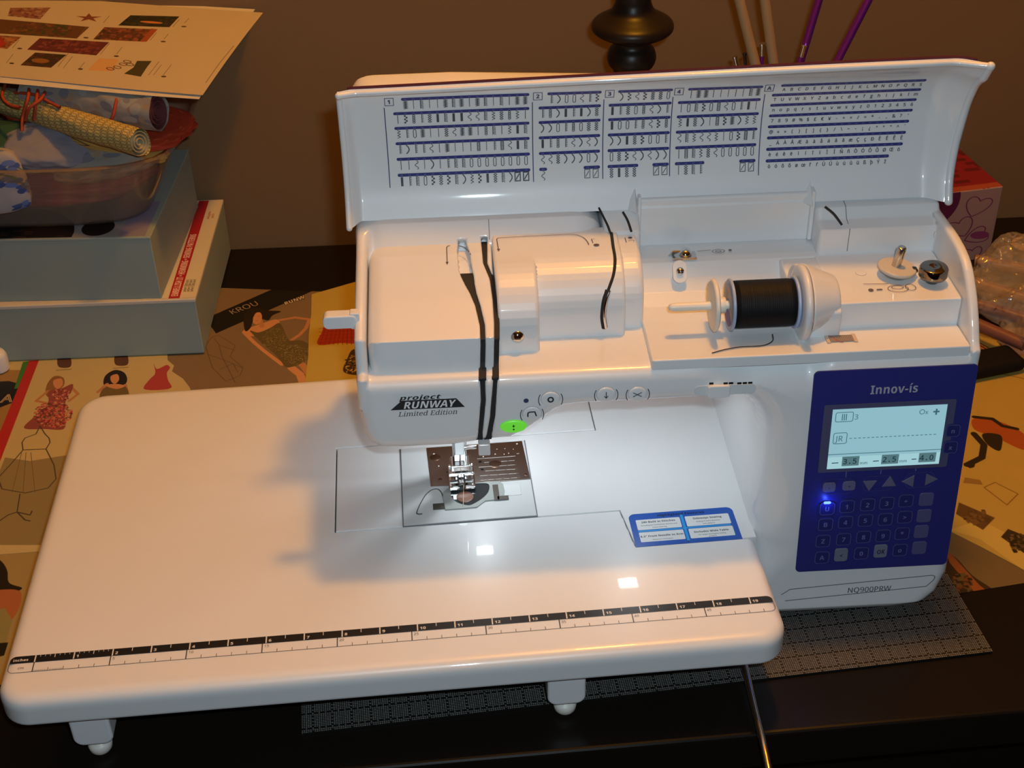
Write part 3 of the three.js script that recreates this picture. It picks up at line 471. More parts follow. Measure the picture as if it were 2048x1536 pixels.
  const rows = [[[243, 915], [375, 900], [512, 888], [640, 878], [768, 862]], [[232, 1020], [365, 1005], [497, 992], [630, 985], [760, 970]], [[215, 1130], [352, 1118], [485, 1103], [615, 1095], [742, 1080]], [[208, 1240], [337, 1225], [470, 1212], [600, 1200], [728, 1190]]];
  const gl = [['U', '1', '2', '3', '+'], ['B', '4', '5', '6', '>'], ['Z', '7', '8', '9', '*'], ['A', '<', '0', 'OK', 'o']];
  rows.forEach((r, j) => r.forEach(([x, y], i) => { const lit = j === 3 && (i === 1 || i === 3); key(x, y, 0.0098, 0.0115, lit ? pale : deep, gl[j][i], lit); }));
  for (const [x, y] of [[905, 855], [890, 965], [872, 1070], [858, 1178]]) key(x, y, 0.0105, 0.0112, lilac);
  key(258, 775, 0.0092, 0.0078, grey, '-', true); key(390, 765, 0.0092, 0.0078, grey, '+', true);
  key(1082, 395, 0.0095, 0.0105, deep, 'n', false); key(1064, 505, 0.0095, 0.0105, deep, 'x', false);
  const tri = (zx, zy, a) => { const [x, y] = P(zx, zy); const g = extrude(shapeOf([0, 1, 2].map(i => [0.0058 * Math.cos(a + i * 2.0944), 0.0058 * Math.sin(a + i * 2.0944)])), 0.001, 0.0003, 1).translate(x, y, 0); onPanel('key', g, grey).userData.label = 'grey triangular key'; };
  tri(527, 755, -Math.PI / 2); tri(660, 745, Math.PI / 2); tri(795, 735, Math.PI); tri(928, 722, 0);
  const prn = canvasTex(1024, 1400, (g, w, h) => {
    g.clearRect(0, 0, w, h); const mp = (zx, zy) => { const [x, y] = P(zx, zy); return [(x - X0) / (X1 - X0) * w, (1 - (y - Y0) / (Y1 - Y0)) * h]; };
    g.strokeStyle = '#7d80a4'; g.fillStyle = '#a9a7b8'; g.font = 'bold 78px sans-serif'; g.textAlign = 'center'; const [a, b] = mp(690, 150); g.fillText('Innov-ís', a, b);
    g.lineWidth = 4; g.strokeStyle = '#3f4580'; for (const [xa, xb, ya, yb] of [[195, 440, 780, 765], [470, 700, 762, 742], [750, 975, 738, 718]]) { const A = mp((xa + xb) / 2, (ya + yb) / 2), hw = (xb - xa) * .42; g.beginPath(); g.roundRect(A[0] - hw, A[1] - 52, hw * 2, 104, 40); g.stroke(); }
    g.lineWidth = 6; g.strokeStyle = '#6b6e98'; for (const [x, y] of [[372, 690], [605, 668], [838, 648]]) { const A = mp(x, y); g.beginPath(); g.moveTo(A[0], A[1] - 22); g.lineTo(A[0], A[1] + 22); g.stroke(); }
  });
  onPanel('panel_print', new THREE.PlaneGeometry(X1 - X0, Y1 - Y0).translate((X0 + X1) / 2, (Y0 + Y1) / 2, 0.0002), printMat(prn)).userData.label = 'printed brand word and key outlines';
  const [lx, ly] = P(244, 875);
  onPanel('indicator_light', extrude(rrect(lx - 0.0026, ly - 0.001, lx + 0.0026, ly + 0.001, 0.001), 0.0006, 0.0002).translate(0, 0, 0.0009), mat(0x223366, 0.4, { emissive: lin(0.10, 0.22, 1.0), emissiveIntensity: 3 })).userData.label = 'glowing blue indicator light';
  const [wx, wy] = P(244, 890); const il = new THREE.PointLight(lin(0.05, 0.1, 1), 0.00035, 0, 2); il.shadow.radius = 0.04; il.castShadow = true; il.position.copy(V(wx, 0, 0)); { const g = front(new THREE.BufferGeometry().setFromPoints([V(lx, ly, 0.0065)])); const p = g.attributes.position; il.position.set(p.getX(0) - MO[0], p.getY(0), p.getZ(0) - MO[2]); } SM.add(il);
}
// ---- arm front: buttons, prints
{
  const ell = (px, py, rx, ry, m, name, h = 0.0012) => { const [x, y] = F(px, py); return part(name, front(lathe([[0, h], [0.7, h * .9], [0.95, h * .5], [1, 0], [0, 0]], 40).rotateX(Math.PI / 2).scale(rx, ry, 1).translate(x, y, 0), 0.0001), m); };
  ell(1027, 852, 0.0092, 0.0050, mat(lin(0.16, 0.72, 0.06), 0.35, { emissive: lin(0.12, 0.55, 0.03), emissiveIntensity: 0.55 }), 'start_button', 0.0016).userData.label = 'bright green oval start button';
  for (const [x, y] of [[1101, 797], [1064, 827], [1212, 788], [1275, 787]]) ell(x, y, 0.0066, 0.0056, white, 'arm_button');
  const [a, b] = F(1450, 779);
  const sl = part('speed_slider', front(extrude(rrect(a - 0.021, b - 0.0038, a + 0.021, b + 0.0038, 0.0038), 0.0008, 0.0002), -0.0002), mat(lin(0.62, 0.66, 0.68), 0.4));
  part('slider_knob', front(extrude(rrect(a - 0.012, b - 0.0046, a + 0.003, b + 0.0046, 0.002), 0.003, 0.0008), 0.0002), white, sl);
  // prints of the front
  const px0 = 0.232, px1 = 0.500, Y0 = 0.170 - 0.225, Y1 = 0.0;
  const tex = canvasTex(2048, 420, (g, w, h) => {
    g.clearRect(0, 0, w, h); const mp = (px, py) => { const [x, y] = F(px, py); return [(x - px0) / (px1 - px0) * w, (1 - (y - Y0) / (Y1 - Y0)) * h]; }, k = w / (px1 - px0) / 2731; g.fillStyle = g.strokeStyle = '#2b2d31'; g.textAlign = 'center';
    let [x, y] = mp(838, 794); g.font = 'bold italic 50px sans-serif'; g.save(); g.translate(x + 2, y + 8); g.scale(1.22, 0.72); g.fillText('project', 0, 0); g.restore();
    [x, y] = mp(855, 806); g.save(); g.translate(x, y); g.beginPath(); g.moveTo(-190, 26); g.lineTo(-130, -27); g.lineTo(148, -27); g.lineTo(190, 26); g.closePath(); g.fill(); g.fillStyle = '#e6e6ea'; g.font = 'bold italic 56px sans-serif'; g.scale(1.1, 1); g.fillText('RUNWAY', 4, 21); g.restore();
    [x, y] = mp(855, 822); g.fillStyle = '#3b3d42'; g.font = 'italic 44px serif'; g.save(); g.translate(x, y + 18); g.scale(0.93, 0.86); g.fillText('Limited Edition', 0, 0); g.restore();
    g.fillStyle = '#3a4566'; [x, y] = mp(1052, 799); g.beginPath(); g.arc(x, y, 13, 0, 7); g.fill();
    const par = (cx, cy, r) => { const [x, y] = mp(cx, cy); g.lineWidth = 4; g.beginPath(); g.arc(x, y, r, 2.6, 3.7); g.stroke(); g.beginPath(); g.arc(x, y, r, -0.55, 0.55); g.stroke(); return [x, y]; };
    g.strokeStyle = g.fillStyle = '#34373f';
    [x, y] = par(1101, 797, 62); g.lineWidth = 8; g.beginPath(); g.arc(x, y, 13, 0, 7); g.stroke();
    [x, y] = par(1064, 827, 60); g.lineWidth = 7; g.beginPath(); g.moveTo(x - 22, y + 12); g.lineTo(x - 22, y - 4); g.arc(x - 10, y - 4, 12, Math.PI, 1.5 * Math.PI); g.lineTo(x + 14, y - 16); g.lineTo(x + 22, y + 10); g.stroke();
    [x, y] = par(1212, 788, 60); g.beginPath(); g.moveTo(x, y - 18); g.lineTo(x, y + 18); g.moveTo(x - 10, y + 6); g.lineTo(x, y + 18); g.lineTo(x + 10, y + 6); g.stroke();
    [x, y] = par(1275, 787, 60); g.beginPath(); g.moveTo(x - 24, y - 12); g.lineTo(x + 20, y + 12); g.moveTo(x - 24, y + 12); g.lineTo(x + 20, y - 12); g.stroke();
    g.fillStyle = '#1c1d22'; for (const [c, n] of [[1423, 1], [1457, 2], [1490, 3]]) { const [x, y] = mp(c, 765 - (c - 1423) * .015); for (let i = 0; i < n; i++) g.fillRect(x - n * 14 + i * 28, y - 7, 22, 12); }
  });
  part('front_print', front(new THREE.PlaneGeometry(px1 - px0, Y1 - Y0).translate((px0 + px1) / 2, (Y0 + Y1) / 2, 0), 0.0016), printMat(tex)).userData.label = 'printed logo and button symbols';
  const [mx, my] = F(1275, 852);
  const [gx, gy] = F(1027, 852);
  part('button_mark', front(new THREE.PlaneGeometry(0.008, 0.006).translate(gx, gy, 0), 0.0021), printMat(canvasTex(64, 48, g => { g.clearRect(0, 0, 64, 48); g.strokeStyle = g.fillStyle = '#1c3a10'; g.lineWidth = 5; g.beginPath(); g.moveTo(32, 10); g.lineTo(32, 24); g.stroke(); g.beginPath(); g.moveTo(24, 18); g.lineTo(32, 6); g.lineTo(40, 18); g.fill(); g.beginPath(); g.arc(32, 36, 5, 0, 7); g.fill(); })));
  // name plate at the foot of the column
  const bx0 = 0.507, bx1 = 0.648, by0 = 0.017 - 0.225, by1 = 0.045 - 0.225;
  const np = canvasTex(1024, 204, (g, w, h) => {
    g.clearRect(0, 0, w, h); const mp = (px, py) => { const [x, y] = F(px, py); return [(x - bx0) / (bx1 - bx0) * w, (1 - (y - by0) / (by1 - by0)) * h]; };
    g.strokeStyle = '#5e5c62'; g.lineWidth = 4; g.beginPath(); g.moveTo(...mp(1562, 1189)); g.lineTo(...mp(1580, 1178)); g.lineTo(...mp(1862, 1150)); g.quadraticCurveTo(...mp(1874, 1150), ...mp(1866, 1160)); g.lineTo(...mp(1852, 1172)); g.lineTo(...mp(1570, 1201)); g.stroke();
    const [x, y] = mp(1738, 1179); g.fillStyle = '#4a4a52'; g.font = '46px sans-serif'; g.textAlign = 'center'; g.fillText('NQ900PRW', x, y + 12);
  });
  part('name_plate', front(new THREE.PlaneGeometry(bx1 - bx0, by1 - by0).translate((bx0 + bx1) / 2, (by0 + by1) / 2, 0), 0.0004), printMat(np)).userData.label = 'printed model number in an outlined band';
}
// ---- prints on top of the head and tray
{
  const head = z => interp([-0.186, -0.165, -0.12, -0.0866], [0.2695, 0.2680, 0.2572, 0.2475], z) + 0.0005;
  const topPrint = (name, x0, x1, z0, z1, yA, yB, w, h, draw) => part(name, sheet((u, v) => { const z = lerp(z1, z0, v); return V(lerp(x0, x1, u), yA === null ? head(z) : lerp(yB, yA, v), z); }, 1, 16, 0.00005), printMat(canvasTex(w, h, draw)));
  topPrint('arrow_print', 0.290, 0.316, -0.1765, -0.1425, null, null, 260, 340, g => { g.clearRect(0, 0, 260, 340); g.strokeStyle = g.fillStyle = '#4c3a30'; g.lineWidth = 5; g.beginPath(); g.moveTo(20, 210); g.lineTo(20, 40); g.quadraticCurveTo(22, 20, 44, 18); g.stroke(); g.beginPath(); g.moveTo(10, 200); g.lineTo(20, 226); g.lineTo(30, 200); g.fill(); g.beginPath(); g.moveTo(100, 22); g.quadraticCurveTo(150, 30, 176, 110); g.stroke(); g.font = '26px sans-serif'; g.fillText('4', 176, 140); });
  topPrint('arrow_print', 0.326, 0.402, -0.1785, -0.151, 0.2731, 0.2731, 760, 345, g => { g.clearRect(0, 0, 760, 345); g.strokeStyle = g.fillStyle = '#5c4636'; g.lineWidth = 5; g.beginPath(); g.moveTo(20, 250); g.lineTo(14, 60); g.quadraticCurveTo(16, 34, 44, 30); g.lineTo(520, 24); g.quadraticCurveTo(640, 30, 650, 230); g.stroke(); g.beginPath(); g.moveTo(8, 236); g.lineTo(21, 268); g.lineTo(32, 236); g.fill(); g.lineWidth = 4; g.beginPath(); g.moveTo(700, 130); g.lineTo(676, 130); g.lineTo(682, 200); g.stroke(); g.beginPath(); g.arc(702, 238, 20, 0, 7); g.fill(); });
  topPrint('guide_print', 0.4125, 0.4265, -0.1775, -0.1575, 0.2706, 0.2706, 140, 280, g => { g.clearRect(0, 0, 140, 280); g.strokeStyle = g.fillStyle = '#4c3a30'; g.lineWidth = 4; g.beginPath(); g.arc(90, 70, 15, 0, 7); g.fill(); g.beginPath(); g.moveTo(60, 70); g.lineTo(52, 70); g.lineTo(56, 160); g.stroke(); g.beginPath(); g.arc(92, 140, 18, 3.3, 6.6); g.stroke(); });
  const pw = mAxis('y', 0.2497, 1800, 578); topPrint('winder_print', pw.x - 0.026, pw.x + 0.018, pw.z - 0.013, pw.z + 0.010, 0.2497, 0.2497, 440, 230, g => { g.clearRect(0, 0, 440, 230); g.strokeStyle = g.fillStyle = '#6a5446'; g.lineWidth = 4; g.beginPath(); g.moveTo(30, 40); g.lineTo(200, 52); g.stroke(); g.beginPath(); g.ellipse(250, 120, 70, 46, 0, 0, 7); g.stroke(); g.beginPath(); g.ellipse(250, 104, 40, 22, 0, 0, 7); g.stroke(); g.beginPath(); g.ellipse(340, 110, 34, 42, 0, 0, 7); g.stroke(); g.beginPath(); g.arc(60, 124, 18, 0, 7); g.fill(); g.fillRect(100, 116, 40, 14); });
  const ps = mAxis('y', 0.230, 1678, 677); topPrint('spool_print', ps.x - 0.017, ps.x + 0.017, ps.z - 0.010, ps.z + 0.0085, 0.23, 0.23, 340, 190, g => { g.clearRect(0, 0, 340, 190); g.fillStyle = '#9a8a7c'; g.fillRect(100, 60, 170, 80); g.fillStyle = '#6f6258'; for (let i = 0; i < 14; i++) g.fillRect(104 + i * 12, 62, 5, 76); g.fillStyle = '#c9b6a2'; g.fillRect(80, 48, 24, 104); g.fillRect(266, 48, 24, 104); g.strokeStyle = '#b0382c'; g.lineWidth = 6; g.beginPath(); g.moveTo(60, 14); g.quadraticCurveTo(120, 40, 150, 130); g.lineTo(190, 150); g.stroke(); });
  const pt = mAxis('y', 0.2512, 1440, 503); topPrint('thread_print', pt.x - 0.018, pt.x + 0.018, pt.z - 0.008, pt.z + 0.007, 0.2512, 0.2512, 360, 150, g => { g.clearRect(0, 0, 360, 150); g.strokeStyle = g.fillStyle = '#6a5446'; g.lineWidth = 4; g.beginPath(); g.moveTo(20, 60); g.lineTo(120, 50); g.stroke(); g.beginPath(); g.ellipse(170, 72, 44, 26, 0, 0, 7); g.stroke(); g.beginPath(); g.ellipse(170, 72, 20, 12, 0, 0, 7); g.stroke(); g.beginPath(); g.arc(256, 64, 12, 0, 7); g.fill(); });
}
// ---- bed level with the table: free arm, needle plate, feature sticker
{
  const B = shapeOf([[0.1976, 0.1095], [0.4096, 0.1095], [0.4146, 0.068], [0.5032, 0.068], [0.5032, 0.11], [0.509, 0.13], [0.509, 0.28], [0.406, 0.28], [0.406, 0.2108], [0.1976, 0.2108]]);
  const bed = partW('free_arm', extrude(B, 0.06, 0.0007, 2).rotateX(-Math.PI / 2).translate(0, H0 - 0.06, 0), glossWhite);
  const on = (name, g, m) => partW(name, g, m, bed);
  // slide-on cover plate with cut for bobbin and metal plate
  const PX = (px, py, y = H0) => { const p = atY(y, px, py); return [p.x, -p.z]; };
  on('plate_gap', extrude(shapeOf([[0.2470, 0.1088], [0.3476, 0.1088], [0.3476, 0.2035], [0.2470, 0.2035]]), 0.0006).rotateX(-Math.PI / 2).translate(0, H0 - 0.0002, 0), mat(lin(0.2, 0.2, 0.21), 0.5));
  const cover = shapeOf([[0.2478, 0.1094], [0.3468, 0.1094], [0.3466, 0.2029], [0.2482, 0.2029]]);
  on('plate_cover', extrude(cover, 0.001, 0.0002, 2).rotateX(-Math.PI / 2).translate(0, H0 + 0.0002, 0), mat(lin(0.62, 0.64, 0.65), 0.32));
  const C = (zx, zy) => PX(780 + zx * 340 / 2048, 840 + zy * 340 / 2048, H0 + 0.001); // from the close-up of the plate
  const metalS = shapeOf([C(438, 345), C(1590, 262), C(1692, 718), C(1330, 748), C(1180, 756), C(730, 800), C(492, 808)].map(p => p));
  const np = on('needle_plate', extrude(metalS, 0.0009, 0.0002, 2).rotateX(-Math.PI / 2).translate(0, H0 + 0.0010, 0), mat(lin(0.42, 0.37, 0.34), 0.30, { metalness: 1 })); np.userData.label = 'brown-grey metal needle plate with engraved lines';
  const nx0 = 0.2675, nx1 = 0.3475, nz0 = -0.204, nz1 = -0.150;
  const eng = canvasTex(1024, 690, (g, w, h) => {
    g.clearRect(0, 0, w, h); const mp = (zx, zy) => { const [x, mz] = C(zx, zy); return [(x - nx0) / (nx1 - nx0) * w, (-mz - nz0) / (nz1 - nz0) * h]; };
    g.strokeStyle = '#d9d4ce'; g.lineWidth = 5; const L = (a, b, c, d, dash) => { g.setLineDash(dash || []); g.beginPath(); g.moveTo(...mp(a, b)); g.lineTo(...mp(c, d)); g.stroke(); };
    L(1050, 482, 1510, 448); L(1140, 526, 1190, 522); L(1340, 512, 1510, 500, [60, 14]); L(1070, 582, 1230, 572); L(1320, 565, 1520, 552, [70, 12]); L(1150, 628, 1530, 604, [90, 14]); L(1085, 686, 1545, 655, [80, 14]); L(1090, 740, 1560, 706, [60, 16]);
    g.setLineDash([]); g.fillStyle = '#e8e2da'; for (const [a, b, r] of [[1530, 300, 9], [1015, 325, 8], [1190, 362, 5], [1290, 365, 5], [1385, 358, 5], [1485, 365, 5], [1125, 455, 8], [1268, 424, 7], [1375, 425, 6], [1430, 415, 6], [562, 488, 7], [588, 567, 8], [530, 422, 10]]) { const p = mp(a, b); g.beginPath(); g.arc(...p, r, 0, 7); g.fill(); }
    g.fillStyle = '#0d0b0b'; for (const [a, b, r] of [[1085, 515, 17], [1112, 608, 16], [700, 640, 16]]) { const p = mp(a, b); g.beginPath(); g.arc(...p, r, 0, 7); g.fill(); }
    g.fillStyle = '#e8e2da'; g.font = '20px sans-serif'; const p = mp(1535, 418); g.fillText('3/8', p[0] - 12, p[1] + 8);
  });
  partW('plate_print', new THREE.PlaneGeometry(nx1 - nx0, nz1 - nz0).rotateX(-Math.PI / 2).translate((nx0 + nx1) / 2, H0 + 0.0021, (nz0 + nz1) / 2), printMat(eng), np);
  const scr = mat(lin(0.22, 0.14, 0.10), 0.35, { metalness: 1 });
  for (const [a, b, r] of [[545, 462, 0.0042], [1268, 540, 0.0046], [605, 727, 0.0016], [1636, 670, 0.0014]]) { const [x, mz] = C(a, b); partW('plate_screw', lathe([[0, 0.0004], [r * .8, 0.0004], [r, 0.0001], [r, 0], [0, 0]], 24).translate(x, H0 + 0.0019, -mz), scr, np); }
  // bobbin cover: grey frame round a dark window, with the bobbin below it
  const outer = [[640, 880], [720, 815], [760, 800], [1180, 752], [1310, 748], [1362, 780], [1382, 860], [1375, 940], [1340, 965], [1150, 985], [1045, 1062], [860, 1078], [665, 1092], [650, 1010], [636, 950]].map(p => C(...p));
  const fr = shapeOf(outer), inner = [[728, 905], [745, 840], [800, 808], [1140, 772], [1195, 790], [1190, 880], [1130, 950], [1040, 1010], [960, 1045], [860, 1030], [770, 985]].map(p => C(...p));
  const hole = new THREE.Path(); new THREE.CatmullRomCurve3(inner.map(p => V(p[0], p[1], 0)), true).getPoints(60).forEach((p, i) => i ? hole.lineTo(p.x, p.y) : hole.moveTo(p.x, p.y)); fr.holes.push(hole);
  on('bobbin_frame', extrude(fr, 0.0012, 0.0003, 2).rotateX(-Math.PI / 2).translate(0, H0 + 0.0010, 0), mat(lin(0.36, 0.39, 0.37), 0.35)).userData.label = 'grey frame of the bobbin cover';
  const win = new THREE.Shape(); new THREE.CatmullRomCurve3(inner.map(p => V(p[0], p[1], 0)), true).getPoints(60).forEach((p, i) => i ? win.lineTo(p.x, p.y) : win.moveTo(p.x, p.y));
  on('bobbin_window', extrude(win, 0.0004).rotateX(-Math.PI / 2).translate(0, H0 + 0.0011, 0), mat(lin(0.035, 0.04, 0.042), 0.12)).userData.label = 'dark bobbin window';
  const [bx, bz] = C(905, 935); on('bobbin', lathe([[0, 0.0005], [0.0062, 0.0005], [0.0066, 0], [0, 0]], 36).translate(bx, H0 + 0.0015, -bz), mat(lin(0.20, 0.085, 0.05), 0.3)).userData.label = 'copper brown bobbin';
  { const [x, mz] = C(1300, 880); on('release_slot', merge([box(x - 0.0035, x + 0.0008, H0 + 0.0018, H0 + 0.0024, -mz - 0.009, -mz + 0.0095, 0.0003), box(x - 0.0012, x + 0.0075, H0 + 0.0018, H0 + 0.0024, -mz + 0.005, -mz + 0.0095, 0.0003)]), mat(lin(0.09, 0.07, 0.06), 0.4)); }
  { const [x, mz] = C(615, 1045); on('frame_notch', box(x - 0.006, x + 0.006, H0 + 0.0012, H0 + 0.0018, -mz - 0.0035, -mz + 0.0035, 0.0003), mat(lin(0.06, 0.06, 0.05), 0.4)); }
  const grooves = [[[320, 1130], [335, 1080], [380, 985], [440, 895], [510, 842], [570, 835], [615, 870], [640, 930]], [[320, 1128], [350, 1138], [390, 1134]]];
  for (const [i, gr] of grooves.entries()) on('thread_groove', tube(gr.map(p => { const [x, mz] = C(...p); return V(x, H0 + 0.0011, -mz); }), i ? 0.0007 : 0.0005, 40, 6), mat(lin(0.10, 0.11, 0.10), 0.5));
  { const [x, mz] = C(1447, 848); on('release_button', extrude(rrect(x - 0.0082, mz - 0.0065, x + 0.0082, mz + 0.0065, 0.0008), 0.0006, 0.0003).rotateX(-Math.PI / 2).translate(0, H0 + 0.001, 0), mat(lin(0.66, 0.68, 0.69), 0.32)); }
  // thread lying over the bobbin window
  on('thread', tube([C(893, 780), C(888, 850), C(886, 930), C(882, 1055)].map(([x, z]) => V(x, H0 + 0.0026, -z)), 0.0003, 16, 6), mat(lin(0.7, 0.5, 0.32), 0.6)).userData.label = 'pale thread over the bobbin';
  // presser foot and needle (their own frame is the room's)
  const NX = 0.2936, NZ = -0.1555;
  const bar = partW('presser_bar', merge([cyl(0.0036, 0.0036, 0.07, 24).translate(NX, H0 + 0.072, NZ - 0.012)]), steel);
  partW('needle_clamp', merge([box(NX - 0.0045, NX + 0.0035, H0 + 0.030, H0 + 0.044, NZ - 0.005, NZ + 0.0045, 0.001), rod(V(NX + 0.003, H0 + 0.034, NZ), V(NX + 0.0125, H0 + 0.034, NZ), 0.0017, 0.0017)]), chrome, bar);
  partW('needle_bar', cyl(0.0032, 0.0032, 0.07, 24).translate(NX - 0.0005, H0 + 0.078, NZ), chrome, bar);
  partW('needle', rod(V(NX, H0 + 0.032, NZ), V(NX, H0 + 0.003, NZ), 0.0007, 0.0002), chrome, bar);
  const ankle = partW('presser_foot', merge([box(NX - 0.0055, NX + 0.0055, H0 + 0.010, H0 + 0.034, NZ - 0.019, NZ - 0.008, 0.0015), box(NX - 0.008, NX + 0.008, H0 + 0.0125, H0 + 0.018, NZ - 0.012, NZ + 0.002, 0.0012), rod(V(NX - 0.009, H0 + 0.0135, NZ - 0.004), V(NX + 0.009, H0 + 0.0135, NZ - 0.004), 0.0022, 0.0022)]), chrome, bar);
  ankle.userData.label = 'chrome presser foot with two toes';
  for (const s of [-1, 1]) partW('toe', box(NX + s * 0.006 - 0.0042, NX + s * 0.006 + 0.0042, H0 + 0.0028, H0 + 0.0055, NZ - 0.013, NZ + 0.0125, 0.0011).rotateX(0), chrome, ankle);
  partW('sole', box(NX - 0.0102, NX + 0.0102, H0 + 0.0026, H0 + 0.007, NZ - 0.016, NZ - 0.003, 0.001), chrome, ankle);
  // sticker with the highlighted features
  const st = [[1258, 1030], [1465, 1015], [1482, 1078], [1272, 1094]].map(([a, b]) => atY(H0, a, b));
  const sx0 = 0.4142, sx1 = 0.4925, sz0 = -0.1032, sz1 = -0.0668;
  const stk = canvasTex(1024, 476, (g, w, h) => {
    g.fillStyle = '#2058b8'; g.fillRect(0, 0, w, h);
    g.fillStyle = '#2aa0e8'; g.fillRect(500, 60, 26, 380); g.fillRect(60, 250, 900, 18); g.fillStyle = '#e4e7ea'; for (const [x, y, ww, hh] of [[60, 92, 430, 150], [540, 92, 430, 150], [60, 276, 430, 140], [540, 276, 430, 140]]) { g.beginPath(); g.roundRect(x, y, ww, hh, 10); g.fill(); }
    g.fillStyle = '#10131c'; g.textAlign = 'center'; g.font = 'bold 46px sans-serif'; g.fillText('Highlighted Features', 512, 62); g.font = 'bold 35px sans-serif'; g.fillText('240 Built in Stitches', 275, 144); g.fillText('Sideways Sewing', 755, 144); g.fillText('8.3" From Needle to Arm', 275, 350); g.fillText('Includes Wide Table', 755, 340);
    g.font = '21px sans-serif'; g.fillText('Including ten buttonhole stitches and', 275, 186); g.fillText('5 font lettering', 275, 222); g.fillText('Sewing in every direction', 755, 186); g.fillText('and patterns', 755, 222); g.fillText('Generous workspace', 275, 396); g.fillText('For larger workspace sewing', 755, 378); g.fillText('projects', 755, 406); g.font = 'bold 26px sans-serif'; g.fillText('Q..', 512, 458);
  });
  const sShape = new THREE.Shape(); { const r = 0.005; sShape.moveTo(sx0, -sz1); sShape.lineTo(sx1, -sz1); sShape.lineTo(sx1, -sz0 - r); sShape.absarc(sx1 - r, -sz0 - r, r, 0, Math.PI / 2); sShape.lineTo(sx0 + r, -sz0); sShape.absarc(sx0 + r, -sz0 - r, r, Math.PI / 2, Math.PI); }
  const sgeo = uvFlat(extrude(sShape, 0.0002).rotateX(-Math.PI / 2).translate(0, H0, 0), sx0, -sz1, sx1, -sz0, 0, 2); { const uv = sgeo.attributes.uv, p = sgeo.attributes.position; for (let i = 0; i < uv.count; i++) uv.setXY(i, (p.getX(i) - sx0) / (sx1 - sx0), (sz1 - p.getZ(i)) / (sz1 - sz0)); }
  on('feature_sticker', sgeo, new THREE.MeshPhysicalMaterial({ map: stk, roughness: 0.3 })).userData.label = 'blue and white sticker of highlighted features';
}
// ---- lamps under the head: small lit windows, each with its light
{
  for (const [px, py, h, w, I] of [[970, 1100, 0.088, 0.013, 800], [1256, 1165, 0.117, 0.015, 440]]) {
    // mirror the sight line in the glossy table to find where the fitting hangs
    const p = atY(H0, px, py), d = p.clone().sub(eye).normalize(), t = h / -d.y, q = V(p.x + d.x * t, H0 + h, p.z + d.z * t);
    const fit = partW('work_light', new RoundedBoxGeometry(w + 0.004, 0.008, w + 0.002, 2, 0.001).translate(q.x, q.y + 0.0046, q.z), white);
    partW('light_lens', new THREE.BoxGeometry(w, 0.0005, w * 0.72).translate(q.x, q.y + 0.0002, q.z), mat(0xffffff, 0.3, { emissive: lin(0.9, 0.97, 1.0), emissiveIntensity: 13 }), fit).userData.label = 'glowing white lamp window';
    const l = new THREE.RectAreaLight(lin(0.88, 0.96, 1.0), I, w * 0.4, w * 0.4); const m = toM(q); l.position.set(m.x - MO[0], m.y - 0.0008, m.z - MO[2]); l.rotation.x = -Math.PI / 2; SM.add(l);
  }
}
// ---- knee lifter bar running out under the front
{
  const pts = [V(0.4815, 0.022, -0.06), V(0.4835, 0.016, -0.02), V(0.4815, 0.010, 0.04), V(0.4800, 0.0085, 0.075), V(0.4790, 0.004, 0.092), V(0.4785, -0.02, 0.103), V(0.478, -0.14, 0.115)];
  partW('knee_lifter', tube(pts, 0.0026, 60, 14), mat(lin(0.75, 0.62, 0.45), 0.22, { metalness: 1 })).userData.label = 'thin metal knee lifter bar';
}
